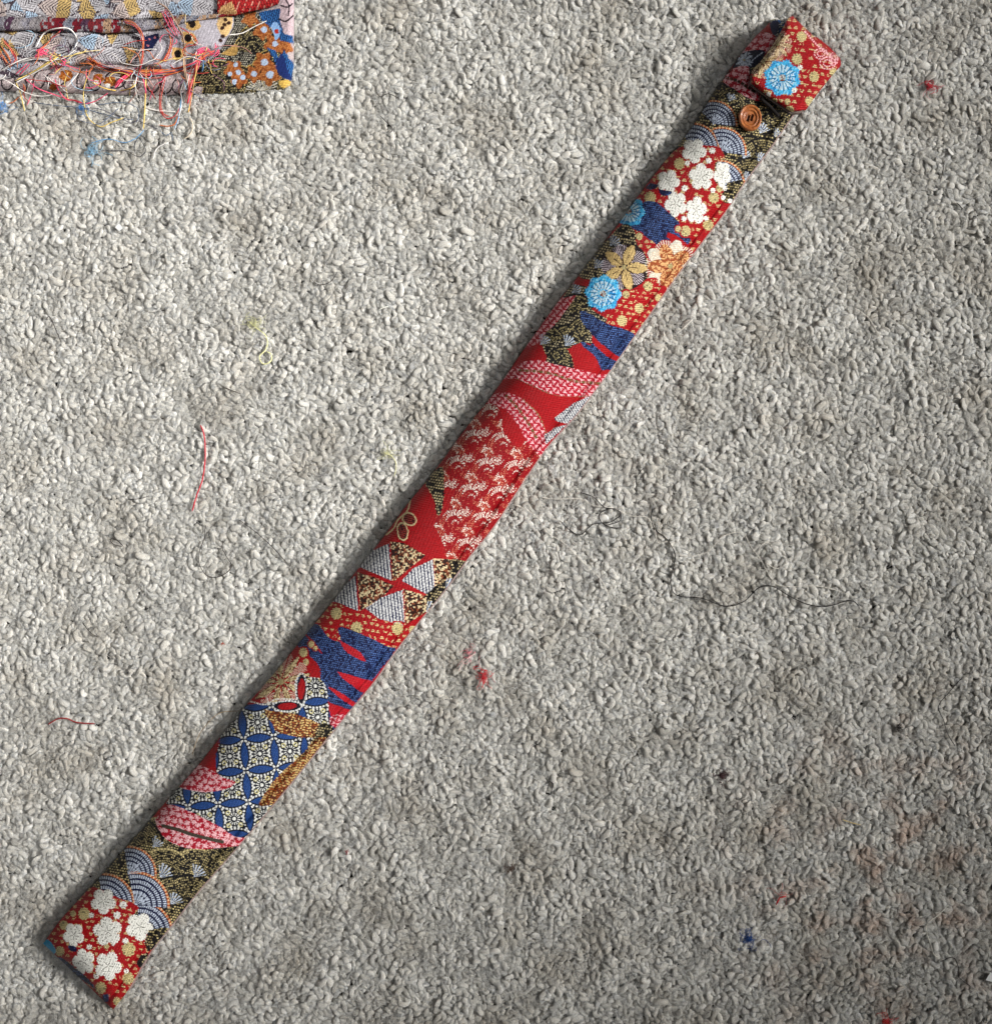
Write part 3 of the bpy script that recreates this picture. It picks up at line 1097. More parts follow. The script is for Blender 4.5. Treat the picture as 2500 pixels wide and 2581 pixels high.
    for p in ([(590, 1000), (700, 1060), (800, 1130), (842, 1205), (780, 1185), (650, 1105)], [(568, 1300), (680, 1330), (800, 1368), (900, 1400), (820, 1500), (720, 1440), (620, 1370)], [(478, 1445), (560, 1478), (720, 1585), (760, 1615), (720, 1640), (650, 1592), (540, 1512)], [(258, 945), (300, 968), (400, 1085), (425, 1130), (350, 1062)], [(498, 1620), (580, 1645), (690, 1680), (570, 1810), (510, 1765)]):
        c.red(c.poly(K(*E, p)), L3(184, 22, 36))
    for d in ((320, 1040, 30), (245, 1120, 42), (270, 1210, 30), (360, 1080, 22)):
        c.disc(*k1(*E, *d))
    # pale radiating petal on the left
    c.rosette(*k1(*E, 30, 1400, 300), 9, .45, L3(206, 178, 128), L3(236, 218, 196), .17, dark=L3(96, 40, 30), mix=L3(232, 212, 164))

    # ======== interlaced rings, F = (450, 1700)
    F = (450, 1700)
    i = c.poly(K(*F, [(1120, 240), (1110, 60), (1160, 15), (1350, 35), (1425, 130), (1430, 280), (1455, 400), (1500, 520), (1420, 640), (1200, 900), (840, 1340), (660, 1600), (500, 1560), (230, 1385), (0, 1275), (-120, 1240), (-60, 1100), (20, 1060), (120, 1105), (260, 1120), (440, 1090), (540, 1030), (420, 990), (360, 940), (345, 760), (400, 590), (640, 290), (900, 270)]), False)
    lens = L3(40, 78, 146)
    pa, pb = (288 * k, -24 * k), (22 * k, 300 * k)
    c.shippo(i, *k1(*F, 622, 622), pa, pb, lens)
    for x, y, a, b, rot in ((1175, 140, 34, 100, .1), (1040, 305, 92, 34, -.06)):
        t = np.linspace(0, 6.283, 26)[:-1]
        for f, colr in ((1.45, L3(20, 20, 34)), (1.0, RED)):
            pp = [(x + f * (a * math.cos(q) * math.cos(rot) - b * math.sin(q) * math.sin(rot)), y + f * (a * math.cos(q) * math.sin(rot) + b * math.sin(q) * math.cos(rot))) for q in t]
            c.set(c.poly(K(*F, pp)), colr)
        pp = [(x + 1.5 * (a * math.cos(q)), y + 1.5 * (b * math.sin(q))) for q in t]
        c.line(K(*F, pp), 4.2, L3(238, 238, 236), 7)
    c.line(K(*F, [(690, 260), (830, 290), (930, 240), (1110, 240)]), 4, WHITE, 7)
    c.line(K(*F, [(850, 230), (860, 290)]), 4, WHITE, 7)
    c.ogold(c.poly(K(*F, [(825, 335), (960, 358), (1100, 375), (1240, 425), (1360, 490), (1340, 590), (1180, 605), (1050, 582), (930, 545), (900, 470), (840, 400)])))
    c.blackgold(c.poly(K(*F, [(1340, 480), (1420, 470), (1480, 540), (1330, 720), (1220, 740), (1290, 610)])), CREAM, .6)
    c.hash(c.poly(K(*F, [(1440, 470), (1460, 400), (1600, 380), (1540, 520)])), 20, 11)
    c.ogold(c.poly(K(*F, [(1420, 600), (1300, 780), (1060, 1080), (930, 1230), (830, 1260), (770, 1240), (870, 1075), (960, 965), (1200, 745), (1310, 620)])))
    c.red(c.poly(K(*F, [(400, 640), (355, 770), (362, 935), (290, 905), (150, 880), (180, 820)]), False))
    c.coral(c.poly(K(*F, [(60, 960), (170, 870), (290, 905), (420, 985), (545, 1030), (470, 1092), (330, 1122), (200, 1125), (0, 1070)])), CRIM)

    # ======== waves at the foot, G = (100, 2080)
    G = (100, 2080)
    gg = c.poly(K(*G, [(900, 60), (1080, -60), (1130, 30), (1200, 125), (1350, 205), (1600, 232), (1820, 205), (1900, 260), (1500, 700), (1290, 980), (1220, 1010), (1040, 1080), (900, 900), (480, 640), (400, 600)]), False)
    c.blackgold(gg, GOLD, .8)
    for x, y in ((1130, 215), (1190, 510), (1500, 510), (1640, 340), (1290, 770), (900, 200), (1420, 760), (1340, 240)):
        c.wave(*k1(*G, x, y), 290 * .26345, -120, -5, 'gold', outline=(x in (1190, 1500, 1130)))
    for x, y, r in ((1085, 215, 95), (1150, 505, 125), (1475, 500, 110), (1255, 760, 105)):
        c.fan(*k1(*G, x, y, r), ang=-52)
    c.wave(*k1(*G, 850, 470), 270 * .26345, -100, 5)
    c.wave(*k1(*G, 960, 1045), 320 * .26345, -95, 0)
    c.wave(*k1(*G, 610, 760), 300 * .26345, -100, 5)
    c.wave(*k1(*G, 920, 770), 325 * .26345, -104, 5)
    c.fan(*k1(*G, 845, 475, 120), ang=-52)
    c.fan(*k1(*G, 905, 770, 125), ang=-52)
    F = (450, 1700)
    c.coral(c.poly(K(*F, [(-230, 1400), (-120, 1260), (0, 1268), (230, 1372), (420, 1475), (530, 1548), (680, 1580), (580, 1640), (452, 1656), (232, 1676), (22, 1650), (-128, 1566), (-198, 1466)])), CRIM)
    c.line(K(*F, [(-150, 1450), (0, 1490), (150, 1540), (420, 1605)]), 9, L3(70, 62, 52), 4)
    disG = [k1(*G, *d) for d in ((425, 850, 58), (850, 1190, 66), (845, 1470, 58), (585, 1560, 55), (195, 1210, 46), (230, 960, 44), (740, 1690, 40), (640, 1160, 26), (320, 850, 30))]
    c.kanoko(K(*G, [(0, 1120), (160, 930), (470, 620), (560, 610), (760, 700), (880, 740), (950, 800), (900, 880), (1060, 990), (1070, 1180), (1000, 1370), (860, 1640), (690, 1800), (480, 1640), (0, 1240)]), disG, seed=20, gap=16)
    for x, y, r, a, sx in ((610, 730, 124, .3, .96), (650, 1020, 138, .8, 1), (955, 975, 134, .2, .98), (325, 1055, 118, .4, .86), (420, 1310, 126, .7, .84), (655, 1350, 138, .15, .92)):
        c.plum(*k1(*G, x, y, r), a, sx)
    for x, y, r in ((800, 765, 38), (740, 865, 38), (495, 865, 28), (820, 1110, 30), (475, 1170, 28), (540, 1450, 28), (1030, 1120, 30), (830, 1400, 26), (700, 1140, 20)):
        c.bud(*k1(*G, x, y, r))
    c.navy(c.poly(K(*G, [(270, 1150), (340, 1165), (350, 1210), (290, 1205)])), prob=.3)
    c.navy(c.poly(K(*G, [(130, 1270), (220, 1275), (340, 1370), (470, 1480), (520, 1560), (430, 1500), (200, 1340)])), prob=.5)
    c.set(c.poly(K(*G, [(20, 1120), (80, 1095), (150, 1190), (140, 1240), (60, 1200)])), CYAN * .8)
    c.navy(c.poly(K(*G, [(600, 1630), (650, 1620), (660, 1690), (610, 1690)])), prob=.3)
    c.blackgold(c.poly(K(*G, [(1040, 1010), (1230, 985), (1150, 1120), (1040, 1210), (1010, 1120)])), GOLD, .7)
    c.blackgold(c.poly(K(*G, [(960, 1250), (1040, 1230), (980, 1370), (930, 1330)])), CREAM, .5)
    return c


def paint_flap(px, py):
    c = Cloth(px, py, RED)
    A = (1700, 0)
    allx = np.arange(c.x.size)
    c.red(allx)
    dd = [k1(*A, *d) for d in ((1215, 345, 50), (1170, 560, 52), (1335, 730, 50), (1100, 1050, 44), (1520, 690, 40), (1290, 960, 42), (1080, 970, 30), (800, 640, 30), (960, 960, 26))]
    c.kanoko(None, dd, seed=31, gap=17, idx=allx)
    c.set(c.poly(K(*A, [(960, 330), (1050, 320), (1040, 480), (1000, 540), (950, 600), (870, 690), (720, 700), (730, 640), (840, 530), (900, 440)])), L3(92, 60, 34))
    c.rosette(*k1(*A, 850, 590, 165), 8, .3, L3(196, 166, 116), L3(236, 206, 180), .24, dark=L3(110, 60, 40), mix=L3(230, 206, 160))
    c.rosette(*k1(*A, 985, 420, 150), 8, .9, L3(200, 168, 124), L3(240, 214, 190), .24, dark=L3(120, 60, 44), mix=L3(234, 208, 168))
    # pink scroll at the right edge
    for x, y, a, b in ((1400, 510, 62, 50), (1465, 600, 74, 58), (1520, 560, 40, 60)):
        t = np.linspace(0, 6.283, 18)
        for f in (1.0, .55):
            c.line(K(*A, [(x + f * a * math.cos(q), y + f * b * math.sin(q)) for q in t]), 3.6, PINK, 6)
    c.line(K(*A, [(1250, 300), (1330, 390), (1400, 460), (1490, 530)]), 5, PINK, 6)
    c.mum(*k1(*A, 1030, 740, 182), rot=.3)
    for x, y in ((1200, 640), (1145, 860), (900, 900)):
        c.bud(*k1(*A, x, y, 26))
    return c


# ------------------------------------------------------------------ the case
AX = np.array([0.606, -0.796])
QX = np.array([0.796, 0.606])
DET = AX[0] * QX[1] - AX[1] * QX[0]


def tq2px(t, q):
    # solve [AX;QX] p = (t,q)
    x = (t * QX[1] - AX[1] * q) / DET
    y = (AX[0] * q - QX[0] * t) / DET
    return x, y


EL = [(116, 2370), (142, 2330), (226, 2238), (269, 2193), (363, 2085), (455, 1979), (505, 1924), (561, 1850), (619, 1779), (687, 1703), (753, 1621), (837, 1519), (900, 1437), (966, 1355), (1032, 1262), (1071, 1219), (1119, 1155), (1179, 1071), (1232, 1008), (1284, 934), (1318, 882), (1361, 824), (1403, 763), (1450, 705), (1516, 619), (1561, 561), (1613, 487), (1669, 413), (1719, 355), (1761, 295), (1813, 211), (1874, 126), (1919, 72), (1950, 46)]
ER = [(290, 2536), (324, 2500), (353, 2441), (374, 2404), (442, 2320), (495, 2251), (545, 2195), (600, 2133), (671, 2048), (729, 1979), (816, 1871), (877, 1795), (945, 1716), (992, 1644), (1069, 1550), (1127, 1479), (1195, 1384), (1232, 1345), (1277, 1277), (1319, 1211), (1382, 1119), (1445, 1053), (1487, 998), (1532, 940), (1595, 850), (1669, 745), (1698, 703), (1763, 616), (1837, 521), (1869, 466), (1953, 355), (1987, 303), (2060, 205), (2100, 150)]


def edge_fn(pts):
    p = np.asarray(pts, float)
    t = p @ AX
    q = p @ QX
    o = np.argsort(t)
    t, q = t[o], q[o]

    def f(tt):
        v = np.interp(tt, t, q)
        return v
    tt = np.arange(-1900, 1260, 4.0)
    v = f(tt)
    ker = np.hanning(35)
    ker /= ker.sum()
    pad = np.pad(v, 17, mode='edge')
    v = np.convolve(pad, ker, 'valid')
    return lambda x: np.interp(x, tt, v)


qL, qR = edge_fn(EL), edge_fn(ER)
T0, T1 = -1838.0, 1160.0
FG = 0.885      # seam groove position across the case


def wrinkle(t, q):
    return (np.sin(t / 83 + q / 60) + .8 * np.sin(t / 47 - q / 35 + 1.3) + .6 * np.sin(t / 23 + q / 90 + .4) * (np.sin(t / 160) > -.2)) / 2.4


def case_profile(f, t):
    """height of the upper face over the pile; f 0 = left edge, 1 = right edge"""
    top = 0.0215 + 0.0012 * np.sin(t / 310 + 1.0) + .0006 * np.sin(t / 130)
    x = np.clip(f / 0.52, 0, 1)
    left = (1 - (1 - x) ** 2.1) ** 0.62
    y = np.clip((f - 0.52) / (FG - 0.52), 0, 1)
    right = 1 - 0.42 * y ** 2.2
    z = 0.0065 + (top - 0.0065) * np.where(f < 0.52, left, right)
    # groove beside the seam and the seam ridge
    z -= (0.0030 + 0.0016 * np.sin(t / 190 + 2.2)) * np.exp(-((f - FG) / 0.024) ** 2)
    rid = np.clip((f - FG) / (1 - FG), 0, 1)
    zr = 0.0098 + 0.0026 * np.sin(np.clip(rid * 1.15, 0, 1) * math.pi) - 0.0010 * rid
    w = np.clip((f - FG) / 0.02, 0, 1)
    z = z * (1 - w) + zr * w
    z += 0.00045 * np.sin(t / 10.5 + 1.5 * np.sin(t / 41)) * np.exp(-((f - FG) / .07) ** 2)
    return z


def build_case():
    root = empty('brocade_flute_case', P(1050, 1290, 0))
    tag(root, 'long narrow brocade case with flowers, red and navy, closed by a folded flap', 'case')
    mat = brocade_material('brocade')
    st = 1.5
    t = np.arange(T0, T1 + 1, st)
    nf = 142
    f = np.linspace(0, 1, nf)
    Tm, Fm = np.meshgrid(t, f, indexing='ij')
    ql, qr = qL(t), qR(t)
    # bottom end is cut a little aslant; top end rounds off
    Q = ql[:, None] + (qr - ql)[:, None] * Fm
    Tm = Tm + np.where(Tm < -1700, (-1700 - Tm) / 138 * (10 - 26 * Fm), 0)
    Tm = Tm + np.where(Tm > 1060, (Tm - 1060) / 100 * (-16 + 60 * Fm * (1.4 - Fm)), 0)
    zt = case_profile(Fm, Tm)
    end = np.clip((t - T0) / 60, 0, 1)
    endf = np.where(end < 1, (1 - (1 - end) ** 2.2) ** .6, 1)
    end2 = np.clip((T1 - t) / 110, 0, 1)
    endf *= np.where(end2 < 1, (1 - (1 - end2) ** 2) ** .5, 1)
    zt = 0.0028 + (zt - 0.0028) * (0.18 + 0.82 * endf)[:, None]
    zt += 0.0008 * wrinkle(Tm, Q) * np.sin(Fm * math.pi) ** .5
    X, Y = tq2px(Tm, Q)
    cl = paint_case(X, Y)
    zt = zt + 0.0002 * cl.h.reshape(zt.shape)
    fx = (HC - zt) / HC
    V = np.stack([(X - CX) * S * fx, (CY - Y) * S * fx, zt], -1)
    cols = cl.col.reshape(*zt.shape, 3)
    met = cl.met.reshape(zt.shape)
    jg = int(np.argmin(np.abs(f - FG)))

    def rim(col_idx, outward, depth=-0.0030, steps=7, tuck=.0022):
        """side of the case under its edge: columns that roll in and down"""
        base = V[:, col_idx]
        n = np.zeros_like(base)
        n[:, :2] = np.array([QX[0], -QX[1]]) * outward
        out = []
        for s in range(1, steps + 1):
            a = s / steps
            p = base.copy()
            z = base[:, 2] + (depth - base[:, 2]) * a
            bulge = math.sin(a * math.pi) * 0.0004 - a ** 2 * tuck
            p += n * bulge
            p[:, 2] = z
            out.append(p)
        return np.stack(out, 1)

    def endcap(W, side):
        """rows that close the end downwards"""
        row = W[0 if side < 0 else -1]
        d = np.array([AX[0], -AX[1]]) * side
        out = []
        for s in range(1, 6):
            a = s / 5
            p = row.copy()
            p[:, :2] += d * (math.sin(a * math.pi) * .0005 - a * a * .0012)
            p[:, 2] = row[:, 2] + (-0.003 - row[:, 2]) * a
            out.append(p)
        return np.stack(out, 0)

    def panel(name, W, Cc, Mm, side_cols, label=None):
        lo_, hi_ = endcap(W, -1), endcap(W, 1)
        W2 = np.concatenate([lo_[::-1], W, hi_], 0)
        C2 = np.concatenate([np.repeat(Cc[:1], 5, 0), Cc, np.repeat(Cc[-1:], 5, 0)], 0)
        M2 = np.concatenate([np.repeat(Mm[:1], 5, 0), Mm, np.repeat(Mm[-1:], 5, 0)], 0)
        F = grid_faces(W2.shape[0], W2.shape[1])
        me = mesh_np(name, W2.reshape(-1, 3), F, True, C2.reshape(-1, 3), M2.ravel())
        o = link_mesh(name, me, mat, root)
        if label:
            o['label'] = label
        return o

    lr = rim(0, -1, tuck=.0075, steps=10)[:, ::-1]
    ns = lr.shape[1]
    panel('front_panel', np.concatenate([lr, V[:, :jg + 1]], 1), np.concatenate([np.repeat(cols[:, :1], ns, 1), cols[:, :jg + 1]], 1), np.concatenate([np.repeat(met[:, :1], ns, 1), met[:, :jg + 1]], 1), 0,
          'patchwork of woven flowers, waves, leaves and rings')
    rr = rim(nf - 1, 1, steps=4, depth=0.003)
    ns = rr.shape[1]
    panel('side_seam', np.concatenate([V[:, jg:], rr], 1), np.concatenate([cols[:, jg:], np.repeat(cols[:, -1:], ns, 1)], 1), np.concatenate([met[:, jg:], np.repeat(met[:, -1:], ns, 1)], 1), 0,
          'ridge of the side seam along the right edge')
    # lining: the back of the case, a thin greyish pink edge under the seam
    n = len(t)
    edge = V[:, -1]
    nn = np.array([QX[0], -QX[1]])
    rows = []
    for off, z in ((-0.0030, 0.0042), (0.0003, 0.0042), (0.0009, 0.0034), (0.0009, 0.0016), (0.0002, -0.002), (-0.004, -0.003)):
        p = edge.copy()
        p[:, :2] += nn * off
        p[:, 2] = z
        rows.append(p)
    Wl = np.stack(rows, 1)
    sl = slice(int(n * .015), int(n * .955))
    Wl = Wl[sl]
    me = mesh_np('lining_edge', Wl.reshape(-1, 3), grid_faces(*Wl.shape[:2]))
    link_mesh('lining_edge', me, plain_material('lining_cloth', (142, 122, 118), rough=.9, var=.3, scale=800), root)

    # ---------------------------------------------------------------- flap
    fs = 1.4
    u = np.arange(0, 1.0001, 1 / 150)
    v = np.arange(0, 1.0001, 1 / 128)
    U, Vv = np.meshgrid(u, v, indexing='ij')     # U along the case (0 = lower edge), V across
    t0 = 990 - 3 * np.sin(Vv * 3.1) - 6 * (1 - Vv)
    t1 = 1168 + 12 * (1 - Vv) ** 2
    # rounded corners of the lower edge
    cr = np.clip((0.10 - np.minimum(Vv, 1 - Vv)) / .10, 0, 1)
    t0 = t0 + 12 * cr ** 2
    Tt = t0 + (t1 - t0) * U
    q0 = 1612 + 10 * np.sin(U * 3.0 + .3) - 4 * U
    q1 = 1783 - 3 * np.sin(U * 3.14) + 3 * U
    cu = np.clip((0.08 - U) / .08, 0, 1)
    q0 = q0 + 9 * cu ** 2 + 8 * np.clip((U - .9) / .1, 0, 1) ** 2
    q1 = q1 - 10 * cu ** 2 - 16 * np.clip((U - .9) / .1, 0, 1) ** 2
    Qq = q0 + (q1 - q0) * Vv
    Z = 0.0272 + 0.0016 * np.sin(Vv * math.pi) + .0010 * np.sin(U * 3.1) - 0.0016 * Vv
    Z -= 0.0030 * np.clip((0.09 - Vv) / .09, 0, 1) ** 2
    Z -= 0.0034 * np.clip((Vv - .88) / .12, 0, 1) ** 2
    fold = np.clip((U - .84) / .16, 0, 1)
    Z -= 0.0225 * (1 - np.sqrt(np.clip(1 - fold ** 2, 0, 1)))
    Z -= 0.0010 * np.clip((.06 - U) / .06, 0, 1) ** 2
    Z += .0004 * wrinkle(Tt * 1.6, Qq * 1.3)
    Xp, Yp = tq2px(Tt, Qq)
    cf = paint_flap(Xp, Yp)
    Z = Z + .0002 * cf.h.reshape(Z.shape)
    fx = (HC - Z) / HC
    Vt = np.stack([(Xp - CX) * S * fx, (CY - Yp) * S * fx, Z], -1)
    cc = cf.col.reshape(*Z.shape, 3)
    mm = cf.met.reshape(Z.shape)
    # thickness: roll the border under
    nU, nV = Z.shape

    def roll(W, Cc, Mm, axis, last):
        b = W[-1 if last else 0] if axis == 0 else W[:, -1 if last else 0]
        cb = Cc[-1 if last else 0] if axis == 0 else Cc[:, -1 if last else 0]
        mb = Mm[-1 if last else 0] if axis == 0 else Mm[:, -1 if last else 0]
        d = (np.array([AX[0], -AX[1]]) if axis == 0 else np.array([QX[0], -QX[1]])) * (1 if last else -1)
        ps = []
        for off, dz in ((.00025, -.0004), (.0003, -.0009), (0.0, -.0014), (-.0012, -.0016)):
            p = b.copy()
            p[:, :2] += d * off
            p[:, 2] += dz
            ps.append(p)
        if last:
            W = np.concatenate([W] + [np.expand_dims(p, axis) for p in ps], axis)
            Cc = np.concatenate([Cc] + [np.expand_dims(cb, axis)] * 4, axis)
            Mm = np.concatenate([Mm] + [np.expand_dims(mb, axis)] * 4, axis)
        else:
            W = np.concatenate([np.expand_dims(p, axis) for p in ps[::-1]] + [W], axis)
            Cc = np.concatenate([np.expand_dims(cb, axis)] * 4 + [Cc], axis)
            Mm = np.concatenate([np.expand_dims(mb, axis)] * 4 + [Mm], axis)
        return W, Cc, Mm
    W, Cc, Mm = Vt, cc, mm
    for ax_, la in ((0, False), (1, False), (1, True)):
        W, Cc, Mm = roll(W, Cc, Mm, ax_, la)
    me = mesh_np('flap', W.reshape(-1, 3), grid_faces(*W.shape[:2]), True, Cc.reshape(-1, 3), Mm.ravel())
    flap = link_mesh('flap', me, mat, root)
    flap['label'] = 'red flap with gold spots and a pale blue flower'
    # lining under the flap, showing along its lower edge
    Lw = Vt[::3, ::3].copy()
    ctr = Lw.reshape(-1, 3).mean(0)
    Lw[:, :, 2] -= 0.0021
    low = np.array([-AX[0], AX[1]]) * 0.0008 + np.array([QX[0], -QX[1]]) * 0.0004
    Lw[:, :, :2] += low * np.clip(1 - np.linspace(0, 1, Lw.shape[0]) * 1.5, 0, 1)[:, None, None]
    L2 = Lw.copy()
    L2[:, :, 2] -= 0.0007
    nU2, nV2 = Lw.shape[:2]
    F1 = grid_faces(nU2, nV2)
    F2 = F1[:, ::-1] + nU2 * nV2
    bd = [(i, 0) for i in range(nU2)] + [(nU2 - 1, j) for j in range(1, nV2)] + [(i, nV2 - 1) for i in range(nU2 - 2, -1, -1)] + [(0, j) for j in range(nV2 - 2, 0, -1)]
    ids = [i * nV2 + j for i, j in bd]
    F3 = [(ids[k_], ids[(k_ + 1) % len(ids)], ids[(k_ + 1) % len(ids)] + nU2 * nV2, ids[k_] + nU2 * nV2) for k_ in range(len(ids))]
    me = mesh_np('flap_lining', np.vstack([Lw.reshape(-1, 3), L2.reshape(-1, 3)]), np.vstack([F1, F2, np.array(F3)]))
    link_mesh('flap_lining', me, plain_material('flap_lining_cloth', (104, 90, 84), rough=.9, var=.3, scale=900), root)
    return root


CASE = build_case()


# ------------------------------------------------------------------ button
def build_button(root):
    bx, by = k1(1700, 0, 718, 1132)
    zb = 0.0228
    R = 30.5 * S
    nr, na = 46, 120
    rr = np.linspace(0.0, 1.0, nr)
    aa = np.linspace(0, 2 * math.pi, na, endpoint=False)
    RR, AA = np.meshgrid(rr, aa, indexing='ij')
    prof_r = [0, .42, .50, .56, .60, .66, .72, .80, .90, .97, 1.0]
    prof_z = [.55, .55, .58, .75, .80, .78, .74, .95, 1.0, .80, .45]
    Z = np.interp(RR, prof_r, prof_z) * 0.0024
    x, y = RR * R * np.cos(AA), RR * R * np.sin(AA)
    # two slot holes
    for s in (-1, 1):
        cxh, cyh = s * R * 0.15, s * R * 0.02
        a = math.radians(68)
        dx, dy = x - cxh, y - cyh
        al = dx * math.cos(a) + dy * math.sin(a)
        ac = -dx * math.sin(a) + dy * math.cos(a)
        waist = 0.085 + .03 * np.abs(np.sin(al / R * 8))
        m = (np.abs(al) < R * .25) & (np.abs(ac) < R * waist)
        Z[m] = -0.0006
    # slight tilt of the button
    Zt = Z + x * 0.10 + y * 0.05
    px0, py0, _ = P(bx, by, zb)
    V = np.stack([px0 + x * .90 - y * .06, py0 + y * 1.06, zb + Zt], -1)
    V = V.reshape(-1, 3)
    F = []
    for i in range(nr - 1):
        for j in range(na):
            F.append((i * na + j, (i + 1) * na + j, (i + 1) * na + (j + 1) % na, i * na + (j + 1) % na))
    # underside
    b0 = len(V)
    low = np.array([[px0 + R * .8 * .9 * math.cos(a), py0 + R * .8 * math.sin(a) * 1.06, zb - .0004 + R * .8 * (.1 * math.cos(a) + .05 * math.sin(a))] for a in aa])
    V = np.vstack([V, low])
    for j in range(na):
        F.append(((nr - 1) * na + j, b0 + j, b0 + (j + 1) % na, (nr - 1) * na + (j + 1) % na))
    me = mesh_np('button', V, F)
    m, nt, b = new_mat('button_horn')
    tc = nt.nodes.new('ShaderNodeTexCoord')
    n = nt.nodes.new('ShaderNodeTexNoise')
    n.inputs['Scale'].default_value = 320
    n.inputs['Detail'].default_value = 4
    n.inputs['Distortion'].default_value = 1.5
    nt.links.new(tc.outputs['Object'], n.inputs['Vector'])
    rp = nt.nodes.new('ShaderNodeValToRGB')
    rp.color_ramp.elements[0].position = .3
    rp.color_ramp.elements[0].color = (*L3(132, 70, 32), 1)
    rp.color_ramp.elements[1].position = .72
    rp.color_ramp.elements[1].color = (*L3(186, 112, 58), 1)
    nt.links.new(n.outputs['Fac'], rp.inputs[0])
    nt.links.new(rp.outputs[0], b.inputs['Base Color'])
    b.inputs['Roughness'].default_value = .38
    b.inputs['Coat Weight'].default_value = .15
    bo = link_mesh('button', me, m, root)
    bo['label'] = 'brown two-hole button'
    # dark sewing thread in the holes
    a = math.radians(68)
    for s in (-1, 1):
        cx_, cy_ = s * R * 0.15, s * R * 0.02
        C = []
        for q in np.linspace(-1, 1, 9):
            xx, yy = cx_ + math.cos(a) * q * R * .2, cy_ + math.sin(a) * q * R * .2
            C.append((px0 + xx * .9 - yy * .06, py0 + yy * 1.06, zb + .0001 + .0004 * (1 - q * q) + xx * .1 + yy * .05))
        Vt, Ft = tube_np(np.array(C), .00038, 6)
        o = link_mesh('sewing_thread', tris_quads_mesh('sewing_thread', Vt, Ft), plain_material('sewing_thread_brown', (38, 18, 10), rough=.8), None)
        o.parent = bo
        o.location = (0, 0, 0)
    # dark elastic loop coming out from under the flap
    pts = [(1962, 292), (1940, 268), (1921, 250), (1925, 238), (1945, 246)]
    C = spline([P(x, y, .0234) for x, y in pts], step=.0006)
    Vt, Ft = tube_np(C, .0010, 8)
    link_mesh('button_loop', tris_quads_mesh('button_loop', Vt, Ft), plain_material('loop_black', (22, 17, 16), rough=.85), root)


build_button(CASE)


# ------------------------------------------------------------------ folded cloth in the corner
CH = 0.21075     # scale of the coordinates read from the corner of the photo


def feather(c, cx, cy, a, b, rot, fill, bend=0.25):
    """leaf of the reverse side: slanting dark floats left and right of a spine"""
    R = max(a, b) * 1.2
    j = c.box(cx - R, cx + R, cy - R, cy + R)
    if len(j) == 0:
        return
    dx, dy = c.x[j] - cx, c.y[j] - cy
    u = (dx * math.cos(rot) + dy * math.sin(rot)) / a
    v = (-dx * math.sin(rot) + dy * math.cos(rot)) / b
    v = v - bend * (u * u - .5)
    hh = hsh(np.floor(c.gx[j] / 2.4), np.floor(c.gy[j] / 7), 3)
    edge = 1 - np.abs(u) ** 2.2 + .22 * (hh - .5)
    m = np.abs(v) < edge
    sh = .78 + .34 * hh
    col = np.where((u < -.15)[:, None], fill[0][None], np.where((u < .45)[:, None], fill[1][None], fill[2][None]))
    c.set(j[m], (col * sh[:, None])[m], 0, .3)
    ph = (u * a - np.abs(v) * b * 1.1) / 8.6
    i = np.floor(ph)
    w = .30 * (1 - .55 * np.abs(v)) * (.7 + .6 * hsh(i, np.sign(v)))
    st = m & (np.abs(ph - i - .5) < w * .62 + .12 * (hh - .5)) & (np.abs(v) < edge * (.62 + .35 * hsh(i, np.sign(v), 2)))
    c.set(j[st], L3(50, 40, 48), 0, -.3)
    out = (np.abs(v) < edge + .16) & ~m & (hh < .7)
    c.set(j[out], L3(70, 58, 66), 0, -.2)


def paint_reverse(px, py, seed=0):
    """reverse side of the cloth: grey floats with feathery leaves"""
    c = Cloth(px, py, L3(190, 186, 190), grain=8)
    hh = hsh(np.floor(c.gx / 2.4), np.floor(c.gy / 8), 3)
    c.col = c.col * (.72 + .42 * hh)[:, None]
    allx = np.arange(c.x.size)
    n1 = np.sin(c.x / 19 + 2 * np.sin(c.y / 13 + seed)) + np.sin(c.y / 9 - c.x / 31 + seed)
    c.set(allx[(n1 > 1.1) & (hh < .75)], L3(66, 54, 64), 0, -.2)
    G_, M_, B_, P_ = L3(202, 198, 202), L3(210, 178, 116), L3(178, 200, 222), L3(216, 198, 192)
    r = np.random.RandomState(int(seed * 10) + 3)
    fills = [(G_, P_, M_), (M_, G_, B_), (B_, G_, G_), (P_, M_, G_), (G_, G_, M_)]
    for row, y in enumerate((-30, 14, 62, 104, 150)):
        for n_ in range(8):
            x = -70 + n_ * 88 + (row % 2) * 42 + r.uniform(-12, 12)
            feather(c, x, y + r.uniform(-8, 8), r.uniform(44, 60), r.uniform(20, 28), r.choice([-.5, .35, 2.7, -2.5, .1]) + r.uniform(-.2, .2), fills[r.randint(5)], r.uniform(-.3, .3))
    return c


